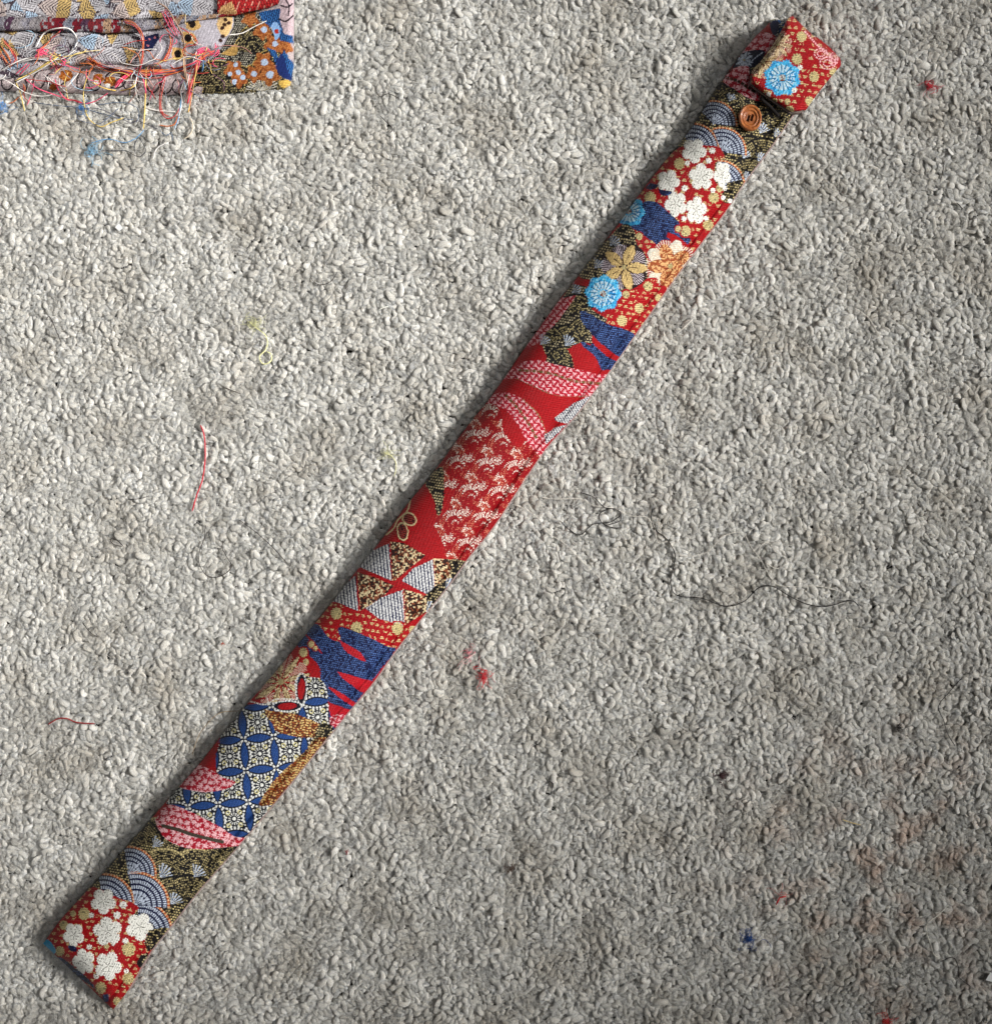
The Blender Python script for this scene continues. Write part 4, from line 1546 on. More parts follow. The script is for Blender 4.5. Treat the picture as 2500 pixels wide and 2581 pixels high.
def paint_corner_front(px, py):
    """right side of the cloth seen at the corner and along the fold"""
    c = Cloth(px, py, L3(188, 172, 172), grain=3)
    allx = np.arange(c.x.size)
    c.col *= (.72 + .5 * hsh(np.floor(c.gx / 3.4), np.floor(c.gy / 3.4), 4))[:, None]
    k = CH
    # leaf shapes with dark outlines and rust blossoms along the fold
    for x, y, a, b, rot in ((250, 980, 60, 110, -.5), (470, 950, 70, 110, .3), (680, 930, 130, 90, -.2), (980, 940, 55, 120, .25), (1120, 950, 80, 130, -.2), (1380, 950, 120, 100, .1), (1560, 960, 90, 110, .4), (1830, 980, 80, 120, .1), (90, 980, 70, 90, .2), (2000, 1000, 70, 120, .3), (2150, 1030, 90, 90, 0), (2400, 1080, 120, 60, 0)):
        t = np.linspace(0, 6.283, 22)
        pts = [(x + a * math.cos(q) * math.cos(rot) - b * math.sin(q) * math.sin(rot), y + a * math.cos(q) * math.sin(rot) + b * math.sin(q) * math.cos(rot)) for q in t]
        jj = c.poly(K(0, 0, pts[:-1], k))
        c.col[jj] *= (.55 + .75 * hsh(np.floor(c.gx[jj] / 3.2 + .5 * (np.floor(c.gy[jj] / 3.2) % 2)), np.floor(c.gy[jj] / 3.2), x))[:, None]
        c.line(K(0, 0, pts[:15], k), 4, L3(34, 26, 30))
    for x, y, r in ((790, 900, 70), (1180, 930, 55), (1320, 970, 60), (640, 1040, 40), (1500, 900, 50)):
        j = c.poly(K(0, 0, [(x + r * math.cos(q) * (1.2 + .2 * math.sin(5 * q)), y + r * math.sin(q)) for q in np.linspace(0, 6.28, 20)[:-1]], k))
        c.set(j, L3(156, 84, 28))
        m, _ = c.dots(j, 4.5, .4, .5, 3)
        c.set(j[m], L3(206, 140, 70))
    for x, y, r in ((1150, 980, 32), (1290, 1020, 30), (1560, 1000, 26)):
        c.bud(*k1(0, 0, x, y, r, k))
    # corner: H = (400, 0)
    H = (400, 0)
    i = c.poly(K(*H, [(560, 740), (700, 560), (840, 400), (860, 190), (960, 150), (1240, 150), (1300, 260), (1420, 480), (1420, 700), (1500, 900), (1600, 1050), (1300, 1120), (800, 1130), (620, 960), (480, 900)], k), False)
    c.blackgold(i, L3(206, 200, 180), .85, pitch=5.4)
    for x, y, R in ((1240, 1080, 340), (900, 1150, 380), (1130, 620, 240), (700, 1050, 330), (1150, 480, 190), (1350, 820, 230)):
        c.wave(*k1(*H, x, y, None, k), R * k, -175, -5, 'gold', rings=8, outline=False)
        c.line(K(*H, [(x + R * math.cos(q), y + R * math.sin(q)) for q in np.linspace(-3.0, -.1, 14)], k), 2.6, L3(206, 176, 96), 5)
    for x, y, R in ((1240, 1080, 170),):
        c.fan(*k1(*H, x, y, R, k), ang=-90, spread=170, c=L3(214, 208, 196), n=15)
    c.set(c.poly(K(*H, [(740, 640), (850, 570), (930, 520), (940, 640), (860, 660)], k)), L3(186, 148, 84))
    for x, y, r in ((900, 830, 105), (960, 950, 90), (1250, 730, 105), (1320, 890, 120), (1140, 880, 95), (1240, 360, 100), (1380, 520, 110), (1500, 560, 100), (1090, 220, 90)):
        pp = [(x + r * (1 + .22 * math.sin(5 * q)) * math.cos(q), y + r * (1 + .22 * math.sin(5 * q)) * math.sin(q)) for q in np.linspace(0, 6.28, 26)[:-1]]
        j = c.poly(K(*H, pp, k))
        c.set(j, L3(140, 72, 30))
        m, _ = c.dots(j, 4.2, .42, .6, 6)
        c.set(j[m], L3(190, 122, 66))
    # blue ground at the right edge
    b1 = c.poly(K(*H, [(1200, 140), (1460, 90), (1480, 330), (1600, 420), (1620, 520), (1460, 480), (1420, 380), (1300, 290), (1230, 240)], k), False)
    b2 = c.poly(K(*H, [(1290, 560), (1400, 600), (1440, 720), (1500, 580), (1560, 700), (1640, 760), (1640, 980), (1540, 960), (1420, 850), (1380, 700)], k), False)
    for j in (b1, b2):
        c.stripes(j, 105, 5.2, L3(46, 104, 168), L3(12, 28, 72))
    c.set(c.poly(K(*H, [(1410, 720), (1480, 640), (1560, 880), (1600, 940), (1500, 930), (1410, 840)], k)), L3(18, 38, 96))
    c.set(c.poly(K(*H, [(1340, 310), (1390, 255), (1450, 300), (1445, 430), (1400, 480), (1380, 400)], k)), L3(140, 178, 226))
    c.set(c.poly(K(*H, [(1385, 350), (1430, 345), (1435, 390), (1395, 395)], k)), L3(176, 42, 30))
    for x, y, r in ((1260, 350, 38), (1390, 520, 34), (1265, 740, 42), (1330, 890, 46), (1140, 880, 36), (850, 880, 28), (950, 860, 32), (1005, 920, 32), (905, 975, 34), (920, 770, 28)):
        c.set(c.poly(K(*H, [(x + r * math.cos(q), y + r * math.sin(q)) for q in np.linspace(0, 6.28, 12)[:-1]], k)), L3(176, 192, 216), 0, .8)
    c.set(c.poly(K(*H, [(1440, 960), (1540, 950), (1600, 1000), (1590, 1050), (1460, 1040)], k)), L3(226, 184, 92))
    # pinkish grey fold at the far right
    j = c.poly(K(*H, [(1450, -40), (1700, -40), (1640, 400), (1590, 420), (1500, 400), (1450, 220)], k), False)
    c.set(j, L3(206, 182, 188))
    c.col[j] *= (.72 + .45 * hsh(np.floor(c.gx[j] / 3), np.floor(c.gy[j] / 3), 8))[:, None]
    for p in ([(1460, 60), (1540, 80), (1600, 40)], [(1440, 220), (1520, 250), (1610, 180)], [(1520, -10), (1560, 70), (1550, 180)]):
        c.line(K(*H, p, k), 4, L3(36, 26, 34))
    return c


def paint_grey_end(px, py):
    """plain grey reverse of the rounded flap with spotted yellow lozenges"""
    c = paint_reverse(px, py, 1.0)
    H = (400, 0)
    k = CH
    j = c.poly(K(*H, [(-170, 640), (-100, 300), (60, 180), (330, 190), (720, 130), (900, 160), (900, 380), (760, 560), (640, 720), (430, 830), (-170, 900)], k), False)
    c.set(j, L3(182, 176, 184))
    c.col[j] *= (.72 + .42 * hsh(np.floor(c.gx[j] / 2.8 + (np.floor(c.gy[j] / 5) % 2) * .5), np.floor(c.gy[j] / 5), 8))[:, None]
    for x, y in ((350, 450), (230, 640), (400, 280)):
        c.set(c.poly(K(*H, [(x - 60, y - 80), (x + 60, y - 60), (x + 100, y + 40), (x + 20, y + 80), (x - 70, y + 50)], k)), L3(206, 166, 104))
        c.set(c.poly(K(*H, [(x + 42 * math.cos(q), y + 48 * math.sin(q)) for q in np.linspace(0, 6.28, 12)[:-1]], k)), L3(28, 16, 14))
    i = c.poly(K(*H, [(690, 290), (740, 190), (880, 190), (870, 330), (800, 440), (740, 400)], k))
    c.set(i, L3(214, 178, 124))
    for x, y in ((800, 230), (760, 330), (840, 270), (790, 290), (770, 430), (740, 480)):
        c.set(c.poly(K(*H, [(x + 26 * math.cos(q), y + 24 * math.sin(q)) for q in np.linspace(0, 6.28, 10)[:-1]], k)), L3(52, 24, 14))
    nv = c.poly(K(0, 0, [(1700, 440), (1898, 390), (1898, 470), (1840, 560), (1800, 610), (1690, 610)], k), False)
    c.set(nv, L3(22, 28, 66))
    for x, y in ((1790, 465), (1770, 540), (1850, 440)):
        c.set(c.poly(K(0, 0, [(x + 14 * math.cos(q), y + 14 * math.sin(q)) for q in np.linspace(0, 6.28, 8)[:-1]], k)), L3(206, 120, 130))
    return c


def paint_seam(px, py):
    """rolled seam allowance: red, peach and dark slanting floats"""
    c = Cloth(px, py, L3(150, 146, 158), grain=0)
    allx = np.arange(c.x.size)
    xx = c.x + 9 * np.sin(c.x / 37) + 5 * np.sin(c.y / 7) + c.y * .5
    seg = np.floor(xx / 23)
    hh = hsh(seg, 3)
    pal = [L3(130, 24, 40), L3(190, 154, 124), L3(92, 60, 84), L3(158, 154, 164), L3(150, 146, 156), L3(140, 44, 52), L3(132, 136, 150), L3(168, 160, 162)]
    for n_, pc in enumerate(pal):
        c.set(allx[(hh >= n_ / 8) & (hh < (n_ + 1) / 8)], pc)
    sp_ = hsh(np.floor(c.x / 5), np.floor(c.y / 9), 6)
    c.set(allx[sp_ < .2], L3(176, 170, 174))
    ph = (c.x - c.y * .8) / 6.5
    m = np.abs(ph - np.floor(ph) - .5) < .16
    c.col[m] *= .4
    c.col *= (.75 + .4 * hsh(np.floor(ph), np.floor(c.y / 9), 2))[:, None]
    d, _ = c.dots(allx, 6, .3, .25, 5)
    c.set(allx[d], L3(40, 24, 40))
    return c


def strip(fn_lo, fn_hi, x0, x1, zfn, paint, name, parent, mat, st=1.6, thick=.0012, grow=0.00008):
    """sheet of cloth between two edge curves (photo pixels), heights from zfn(u, v, x, y)"""
    xs = np.arange(x0, x1 + .1, st)
    lo_, hi_ = np.array([fn_lo(x) for x in xs]), np.array([fn_hi(x) for x in xs])
    nv = max(12, int(np.max(lo_ - hi_) / st))
    v = np.linspace(0, 1, nv)
    Xp = np.repeat(xs[:, None], nv, 1)
    Yp = hi_[:, None] + (lo_ - hi_)[:, None] * v[None]
    U = (Xp - x0) / (x1 - x0)
    Z = zfn(U, np.repeat(v[None], len(xs), 0), Xp, Yp)
    c = paint(Xp, Yp)
    Z = Z + grow * c.h.reshape(Z.shape)
    fx = (HC - Z) / HC
    V = np.stack([(Xp - CX) * S * fx, (CY - Yp) * S * fx, Z], -1)
    n, m = Z.shape
    B = V.copy()
    B[:, :, 2] -= thick
    B[:, :, 0] += np.where(U > .5, -1, 1) * .0002
    F1 = grid_faces(n, m)[:, ::-1]
    F2 = F1[:, ::-1] + n * m
    bd = [(i, 0) for i in range(n)] + [(n - 1, j) for j in range(1, m)] + [(i, m - 1) for i in range(n - 2, -1, -1)] + [(0, j) for j in range(m - 2, 0, -1)]
    ids = [i * m + j for i, j in bd]
    F3 = [(ids[q], ids[(q + 1) % len(ids)], ids[(q + 1) % len(ids)] + n * m, ids[q] + n * m) for q in range(len(ids))]
    cols = c.col
    me = mesh_np(name, np.vstack([V.reshape(-1, 3), B.reshape(-1, 3)]), np.vstack([F1, F2, np.array(F3)]), True, np.vstack([cols, cols * .6]), np.concatenate([c.met, c.met]))
    return link_mesh(name, me, mat, parent)


def ip(pts):
    a = np.asarray(pts, float)
    return lambda x: float(np.interp(x, a[:, 0], a[:, 1]))


SCRAP = empty('folded_brocade_cloth', P(360, 120, 0))
tag(SCRAP, 'folded piece of brocade with frayed edge and grey reverse side showing, in a corner', 'cloth')
scrap_mat = brocade_material('brocade_reverse', rough=.75)


def wav(x, y, a=1.0):
    return .0006 * a * (np.sin(x / 41 + y / 33) + np.sin(x / 23 - y / 40 + 1))


# lowest layer with the right side outwards, the fold rolls down to the carpet
strip(ip([(-120, 226), (0, 228), (120, 230), (240, 236), (380, 239), (480, 237), (560, 233), (640, 232), (715, 224), (733, 212), (740, 190), (746, 120)]),
      ip([(-120, 90), (360, 90), (480, 60), (560, 20), (620, -40), (760, -40)]), -120, 741,
      lambda u, v, x, y: .0062 + wav(x, y) - .0052 * np.clip((v - .80) / .20, 0, 1) ** 2.2 - .004 * np.clip((x - 722) / 20, 0, 1) ** 2,
      paint_corner_front, 'outer_layer', SCRAP, scrap_mat)['label'] = 'corner with blue, rust and spotted black flowers'
# middle layer, reverse side up, ending in a rounded grey lobe
strip(ip([(-120, 205), (0, 200), (60, 188), (130, 168), (210, 162), (300, 160), (380, 170), (430, 178), (480, 172), (530, 150), (560, 118), (580, 84), (590, 62)]),
      ip([(-120, 60), (300, 60), (420, 50), (500, 30), (592, 22)]), -120, 590,
      lambda u, v, x, y: .0096 + wav(x, y, 1.3) + .0012 * np.sin(v * 3) - .0022 * np.clip((v - .9) / .1, 0, 1) ** 2 - .002 * np.clip((x - 560) / 30, 0, 1) ** 2,
      paint_grey_end, 'middle_layer', SCRAP, scrap_mat)
# upper layer
strip(ip([(-120, 44), (0, 42), (120, 46), (240, 46), (360, 46), (450, 40), (520, 38), (580, 36), (620, 26), (680, 16), (712, -6)]),
      ip([(-120, -60), (720, -60)]), -120, 712,
      lambda u, v, x, y: .0136 + wav(x, y, 1.2) - .0016 * np.clip((v - .85) / .15, 0, 1) ** 2,
      lambda a, b: paint_reverse(a, b, 2.6), 'upper_layer', SCRAP, scrap_mat)
# red end of the upper layer
RC = L3(150, 20, 26)


def paint_red_end(px, py):
    c = Cloth(px, py, RC, grain=20)
    c.stripes(np.arange(c.x.size), 70, 7.0, L3(190, 40, 40), L3(112, 10, 18))
    allx = np.arange(c.x.size)
    m = (np.abs((c.gx / 16) % 1 - .5) < .1) & (hsh(np.floor(c.gy / 6), np.floor(c.gx / 16)) < .6)
    c.set(allx[m], L3(206, 150, 130))
    o = c.poly([(548, 36), (556, 16), (584, 2), (598, 34)], False)
    c.stripes(o, 95, 5.0, L3(226, 180, 124), L3(150, 100, 60))
    return c


strip(ip([(548, 38), (592, 37), (622, 28), (676, 18), (700, 8), (714, -20)]), ip([(548, -60), (715, -60)]), 548, 714,
      lambda u, v, x, y: .0152 + wav(x, y, .8) - .003 * np.clip((v - .75) / .25, 0, 1) ** 2 - .004 * np.clip((x - 690) / 24, 0, 1) ** 2,
      paint_red_end, 'red_folded_end', SCRAP, scrap_mat)


# rolled seam between the layers
def seam_roll():
    xs = np.arange(-120, 566, 2.0)
    yc = np.interp(xs, [-120, 0, 150, 300, 400, 470, 566], [58, 58, 60, 66, 60, 46, 36])
    hw = np.interp(xs, [-120, 300, 420, 566], [19, 17, 12, 5])
    a = np.linspace(-.15 * math.pi, 1.15 * math.pi, 26)
    A_ = a[None]
    Yp = yc[:, None] - hw[:, None] * np.cos(A_) * (1 + .08 * np.sin(xs / 13)[:, None])
    Xp = np.repeat(xs[:, None], len(a), 1) + 3 * np.sin(A_)
    Z = .0118 + .0034 * np.sin(A_) * (hw / 18)[:, None] + .0004 * np.sin(xs / 17)[:, None]
    c = paint_seam(Xp, Yp)
    fx = (HC - Z) / HC
    V = np.stack([(Xp - CX) * S * fx, (CY - Yp) * S * fx, Z], -1)
    me = mesh_np('rolled_seam', V.reshape(-1, 3), grid_faces(*Z.shape)[:, ::-1], True, c.col, c.met)
    link_mesh('rolled_seam', me, scrap_mat, SCRAP)


seam_roll()


# ------------------------------------------------------------------ frayed threads of the cloth
def pile_noise(p):
    return .0002 * np.sin(p[:, 0] * 1900 + p[:, 1] * 700) + .0002 * np.sin(p[:, 1] * 2300)


def thread_obj(name, pts, r, rgb, z=.001, parent=None, sides=6, hug=True):
    """pts: photo pixels, or (x, y, z) with own heights"""
    p3 = []
    for q in pts:
        zz = q[2] if len(q) > 2 else z
        p3.append(P(q[0], q[1], zz))
    C = spline(np.array(p3), step=.0012)
    if hug:
        C[:, 2] += pile_noise(C)
    R = np.full(len(C), r)
    R[0] *= .6
    R[-1] *= .5
    V, F = tube_np(C, R, sides)
    me = tris_quads_mesh(name, V, F)
    return link_mesh(name, me, thread_material(rgb), parent)


def zc(x, y):
    """rough height of the folded cloth under a pixel"""
    if y > 236 or x > 742:
        return .0016
    if y > 222:
        return .0045
    if y > 165 or x > 585:
        return .0088
    if y > 82:
        return .0128
    if y > 42:
        return .0172
    return .0168


def fray(pts, rgb, r=.00026, n=1, spread=0.0, k=CH, o=(0, 0), lift=0.0):
    src = K(*o, pts, k)
    for i in range(n):
        off = RNG.normal(0, spread, 2) if n > 1 else np.zeros(2)
        q = []
        for j, (x, y) in enumerate(src):
            a = off + (RNG.normal(0, spread * .45, 2) if n > 1 else 0)
            xx, yy = x + a[0], y + a[1]
            q.append((xx, yy, zc(xx, yy) + lift + .0009 * RNG.rand()))
        c = rgb if isinstance(rgb, tuple) else rgb[i % len(rgb)]
        thread_obj('frayed_thread', q, r, c, parent=SCRAP, hug=False)


RD, OR, PK, YE, WH, BL, PU, BR, GY = (176, 48, 44), (206, 112, 58), (222, 78, 112), (226, 196, 110), (224, 218, 212), (92, 148, 196), (112, 72, 100), (150, 84, 56), (120, 124, 138)
H4 = (400, 0)
fray([(1480, 240), (1620, 290), (1705, 430), (1715, 600), (1690, 760), (1660, 880), (1640, 980)], [BR, RD, OR, WH, PU, (170, 100, 80)], n=8, spread=2.6)
fray([(1050, 700), (1250, 800), (1500, 850), (1760, 860), (2000, 850), (2200, 810), (2360, 730), (2480, 650), (2580, 610)], [OR, RD, (190, 84, 40), PU, GY, (214, 130, 80), BR], n=14, spread=3.6)
fray([(1700, 890), (1900, 880), (2100, 830), (2300, 770), (2440, 680)], [RD, PK, OR, GY], n=6, spread=4.0)
fray([(500, 640), (450, 760), (410, 900), (380, 1040), (330, 1220)], [PK, (226, 120, 110), WH, RD, OR], n=9, spread=4.2, o=H4)
fray([(520, 650), (470, 640), (560, 600), (640, 640), (690, 600), (680, 540)], [PK, (230, 96, 130), (214, 60, 96)], n=10, spread=3.6, o=H4, r=.00022)
fray([(430, 560), (520, 400), (650, 340), (820, 335), (910, 430), (915, 520), (850, 610)], (232, 226, 220), r=.00036)
fray([(460, 600), (560, 520), (640, 440), (720, 370)], [OR, PK], n=2, spread=2)
fray([(0, 880), (150, 780), (330, 715), (500, 700), (620, 720)], [WH, GY], n=3, spread=2)
fray([(190, 965), (350, 880), (560, 760), (720, 650)], [YE, WH, (110, 180, 210)], n=4, spread=2.4)
fray([(-40, 900), (150, 1000), (300, 1100), (480, 1145), (640, 1120), (800, 1030), (900, 920), (950, 850)], WH)
fray([(195, 990), (240, 1100), (270, 1220), (295, 1325)], YE)
fray([(300, 940), (450, 1050), (600, 1110), (760, 1165), (900, 1205), (1010, 1235), (1150, 1200), (1290, 1110)], PK)
fray([(660, 940), (700, 1060), (790, 1170), (900, 1190), (1000, 1225)], [PK, RD], n=2, spread=1.5)
fray([(1045, 900), (1000, 1080), (1010, 1250), (1060, 1410), (1200, 1510), (1330, 1460), (1480, 1405)], YE)
fray([(1100, 980), (1250, 1050), (1420, 1080), (1560, 1050), (1630, 1000)], (232, 190, 90))
fray([(1690, 640), (1640, 900), (1618, 1020), (1640, 1170), (1720, 1260), (1840, 1310), (2100, 1335)], WH, r=.00036)
fray([(1750, 800), (1742, 1000), (1732, 1300), (1716, 1535)], YE, r=.00036)
fray([(1690, 880), (1738, 1050), (1740, 1190)], PK, r=.00040)
fray([(1370, 1040), (1450, 940), (1560, 850), (1640, 790)], [(232, 60, 90), PK], n=3, spread=2, r=.00034)
fray([(800, 720), (900, 640), (1050, 610), (1200, 595)], (226, 206, 150))
fray([(1200, 740), (1100, 800), (1060, 900)], OR)
fray([(0, 560), (80, 680), (140, 790)], [OR, BR, RD], n=5, spread=4)
fray([(40, 500), (130, 600), (170, 720), (130, 800)], [RD, (200, 120, 90), PU], n=5, spread=4)
fray([(560, 650), (450, 620), (540, 600), (430, 680)], PK, n=5, spread=4, r=.00024)
fray([(700, 690), (760, 740), (680, 800), (640, 830)], PK, n=3, spread=3)
fray([(200, 900), (330, 770)], PK, n=2, spread=2)
fray([(60, 900), (20, 1080), (8, 1250), (30, 1345), (100, 1412), (190, 1385), (262, 1270)], RD, o=H4)
fray([(80, 930), (40, 1100), (25, 1260), (60, 1360), (120, 1380)], (208, 84, 70), o=H4)
fray([(0, 1490), (100, 1505), (190, 1480), (230, 1380)], OR, o=H4)
fray([(460, 760), (420, 960), (390, 1130), (350, 1330)], [OR, YE], n=2, spread=2, o=H4)
fray([(320, 900), (270, 1060), (275, 1200), (230, 1400), (180, 1540)], [BL, WH, (180, 196, 210)], n=3, spread=2.4, o=H4)
fray([(-20, 20), (100, 100), (200, 250), (285, 420), (312, 600), (312, 760), (340, 960)], [(196, 164, 130), (170, 140, 120)], n=2, spread=1.6, o=H4, r=.00034)
fray([(60, 340), (200, 460), (300, 510), (430, 540), (515, 600)], GY, o=H4, r=.0002)
fray([(840, 412), (1000, 390), (1150, 310), (1290, 245)], WH, o=H4, r=.00026)
fray([(250, 320), (350, 380), (440, 455), (462, 510), (420, 525)], RD, o=H4)
fray([(60, 120), (110, 210), (170, 330), (230, 420)], [PK, RD, (200, 90, 110)], n=4, spread=3, o=H4)
fray([(90, 330), (150, 450), (130, 600), (60, 720)], [RD, OR], n=3, spread=3, o=H4)
fray([(320, 160), (318, 290)], (190, 170, 130), o=H4)
fray([(530, 690), (535, 780), (515, 860)], BL, o=H4, r=.00035)


# fine ends all along the raw edge
_fc = [PK, RD, OR, WH, WH, YE, GY, PU, (206, 150, 140), (170, 120, 110), (150, 180, 200)]
for _i in range(64):
    _x, _y = RNG.uniform(-10, 560), RNG.uniform(105, 205)
    _a = RNG.uniform(0, 6.28)
    _t = RNG.normal(0, .35)
    _p = [(_x, _y)]
    for _j in range(RNG.randint(4, 8)):
        _p.append((_p[-1][0] + 16 * math.cos(_a), _p[-1][1] + 11 * math.sin(_a)))
        _a += _t + RNG.normal(0, .3)
    fray(_p, _fc[_i % len(_fc)], r=.00020, k=1.0, lift=.0006)
for _i in range(18):
    _x = RNG.choice([RNG.uniform(10, 180), RNG.uniform(330, 490)])
    _p = [(_x, 205 + RNG.uniform(-25, 10))]
    _a = RNG.uniform(.7, 2.3)
    for _j in range(RNG.randint(3, 6)):
        _p.append((_p[-1][0] + 15 * math.cos(_a), _p[-1][1] + 15 * math.sin(_a)))
        _a += RNG.normal(0, .35)
    fray(_p, _fc[_i % len(_fc)], r=.00020, k=1.0)


# ------------------------------------------------------------------ loose threads, hairs and lint on the carpet
def loose(name, pts, r, rgb, label, cat, o=(0, 0), k=1.0, group=None, z=.0024):
    src = K(*o, pts, k)
    root_pt = P(src[0][0], src[0][1], 0)
    ob = thread_obj(name, src, r, rgb, z=z)
    tag(ob, label, cat, group)
    return ob


def lint(x, y, rx, ry, rgb, n, label, seed, r=.00011, name='lint_tuft', flat=.0024, length=.008, cat='lint'):
    """a wisp of tangled fibres"""
    g = np.random.RandomState(seed)
    VV, FF, o = [], [], 0
    for i in range(n):
        a = g.uniform(0, 6.28)
        d = abs(g.normal(0, .55))
        cx_, cy_ = x + rx * d * math.cos(a), y + ry * d * math.sin(a)
        p0 = np.array(P(cx_, cy_, .0012 + abs(g.normal(0, flat * .5))))
        h = g.uniform(0, 6.28)
        t = g.normal(0, 1.0)
        pts = [p0]
        for q in range(9):
            pts.append(pts[-1] + length / 9 * np.array([math.cos(h), math.sin(h), g.normal(0, .12)]))
            h += t + g.normal(0, .25)
        V, F = tube_np(np.array(pts), r * g.uniform(.6, 1.2), 4)
        VV.append(V)
        FF += [tuple(v + o for v in f) for f in F]
        o += len(V)
    ob = link_mesh(name, tris_quads_mesh(name, np.vstack(VV), FF), thread_material(rgb))
    tag(ob, label, cat)
    return ob


q1, q2, q3, q4, q5, q6 = (0, 1000), (1200, 1100), (1700, 1700), (1700, 0), (500, 200), (600, 1600)
s1, s2, s3, s4, s5, s6 = .4592, .5269, .4494, .4592, .4592, .5006
HAIR, BLK, PALE = (44, 38, 34), (26, 23, 22), (214, 208, 198)
rh, rt = .00022, .00038
loose('thread_scrap', [(1100, 155), (1120, 210), (1126, 330), (1112, 450), (1080, 540), (1055, 628)], rt, (190, 40, 56), 'long nearly straight red thread, upright, left of the case', 'thread', q1, s1)
loose('thread_scrap', [(262, 1800), (320, 1768), (370, 1768), (420, 1788), (520, 1796)], rt, (140, 34, 34), 'short wavy dark red thread lying level near the left border', 'thread', q1, s1)
loose('hair', [(1128, 705), (1120, 780), (1095, 850), (1095, 920), (1140, 985), (1210, 985), (1270, 935), (1240, 870), (1220, 830), (1225, 780)], rh, HAIR, 'dark hair bent into a wide U below the red thread', 'hair', q1, s1)
loose('hair', [(1310, 675), (1400, 740), (1500, 830), (1580, 920)], rh, HAIR, 'dark slanting hair right of the U shaped hair', 'hair', q1, s1)
loose('hair', [(670, 822), (620, 808), (604, 782), (640, 786), (678, 822)], rh, HAIR, 'tiny dark hair closed into a loop, left of the U shaped hair', 'hair', q1, s1)
loose('hair', [(455, 1240), (490, 1290), (540, 1322)], rh, HAIR, 'short dark hair above the short dark red thread', 'hair', q1, s1)
loose('hair', [(705, 562), (760, 560), (820, 545)], rh * .9, HAIR, 'short level dark hair left of the red thread', 'hair', q1, s1)
loose('hair', [(1310, 1725), (1200, 1740), (1110, 1830), (1075, 1900), (1055, 1970)], rh, (150, 132, 108), 'fine beige hair sticking out from the left edge of the case', 'hair', q1, s1, z=.0022)
loose('thread_scrap', [(845, 330), (838, 400), (860, 450), (910, 490), (950, 560), (945, 620), (930, 700), (960, 760), (1080, 775), (1190, 812), (1280, 790), (1350, 725), (1420, 718), (1500, 765), (1590, 805), (1680, 812), (1790, 785), (1830, 812)], 0.00030, BLK, 'long black thread winding across the carpet right of the case', 'thread', q2, s2)
loose('thread_scrap', [(400, 403), (450, 450), (500, 470), (560, 420), (640, 410), (692, 370), (650, 345), (590, 370), (600, 412), (650, 436), (705, 438)], 0.00028, BLK, 'tangled black thread with a loop close to the right edge of the case', 'thread', q2, s2)
loose('thread_scrap', [(500, 268), (560, 290), (615, 340), (680, 350), (690, 400), (630, 425)], 0.00027, BLK, 'short black thread crossing the top of the tangled one', 'thread', q2, s2)
loose('thread_scrap', [(180, 325), (240, 350), (300, 395), (340, 460), (420, 510), (500, 590), (600, 690), (650, 790), (720, 815), (770, 860), (796, 940), (770, 985), (730, 975)], .00020, PALE, 'long white thread slanting down from the case to a hooked end', 'thread', q2, s2)
loose('thread_scrap', [(310, 290), (380, 300), (500, 298), (560, 330), (660, 345), (740, 380), (810, 385), (850, 430), (870, 508), (920, 505), (980, 570), (1100, 555), (1180, 480), (1270, 460), (1310, 520), (1360, 590), (1420, 690), (1480, 718), (1650, 718), (1790, 760)], .00020, PALE, 'very long white thread running beside the winding black thread', 'thread', q2, s2)
loose('thread_scrap', [(1350, 570), (1362, 525), (1400, 508), (1430, 550), (1492, 592), (1440, 632), (1380, 602)], .00018, PALE, 'small white thread curled into a loop above the black thread', 'thread', q2, s2)
loose('hair', [(770, 262), (765, 200), (802, 148)], rh, BLK, 'short dark hair above the tangled black thread', 'hair', q2, s2)
loose('hair', [(150, 325), (165, 350), (188, 388)], rh, BLK, 'short black hair touching the right edge of the case', 'hair', q2, s2)
loose('hair', [(350, 1650), (365, 1665), (358, 1710)], rh * 1.2, BLK, 'tiny black curl on the carpet below the white thread', 'hair', q2, s2)
loose('thread_scrap', [(570, 1295), (590, 1255), (625, 1245)], rt, (196, 32, 36), 'short red thread hooked at the top, above the blue lint', 'thread', q3, s3)
loose('thread_scrap', [(1535, 1295), (1480, 1350), (1422, 1395), (1412, 1440), (1440, 1530), (1455, 1575), (1482, 1588)], .00025, (226, 222, 210), 'bent white thread in the dark lower right corner', 'thread', q3, s3)
loose('thread_scrap', [(960, 1660), (945, 1720), (940, 1752)], .00022, (210, 206, 194), 'short white thread left of the bent white thread', 'thread', q3, s3)
loose('thread_scrap', [(940, 815), (990, 832), (1045, 846)], .00022, (206, 180, 110), 'short straight yellow thread in the shaded lower right', 'thread', q3, s3)
loose('hair', [(1610, 20), (1540, 100), (1480, 180), (1510, 260), (1530, 330), (1572, 402)], .0002, BLK, 'black hair bent to an angle at the shaded right border', 'hair', q3, s3)
loose('hair', [(1490, 1612), (1560, 1590), (1590, 1640), (1595, 1700), (1665, 1756)], .0002, BLK, 'dark crooked hair under the bent white thread', 'hair', q3, s3)
loose('hair', [(1480, 880), (1472, 940), (1455, 1005)], rh, HAIR, 'fine dark hair below the red lint at the upper right', 'hair', q4, s4)
loose('hair', [(1548, 1112), (1582, 1146)], rh * 1.2, BLK, 'tiny straight black hair near the right border', 'hair', q4, s4)
loose('hair', [(990, 1690), (1060, 1740), (1092, 1790), (1132, 1852)], rh, PALE, 'pale curved hair right of the middle of the case', 'hair', q4, s4)
loose('hair', [(10, 1832), (60, 1790), (102, 1750)], rh, PALE, 'short pale hair beside the right edge of the case', 'hair', q4, s4)
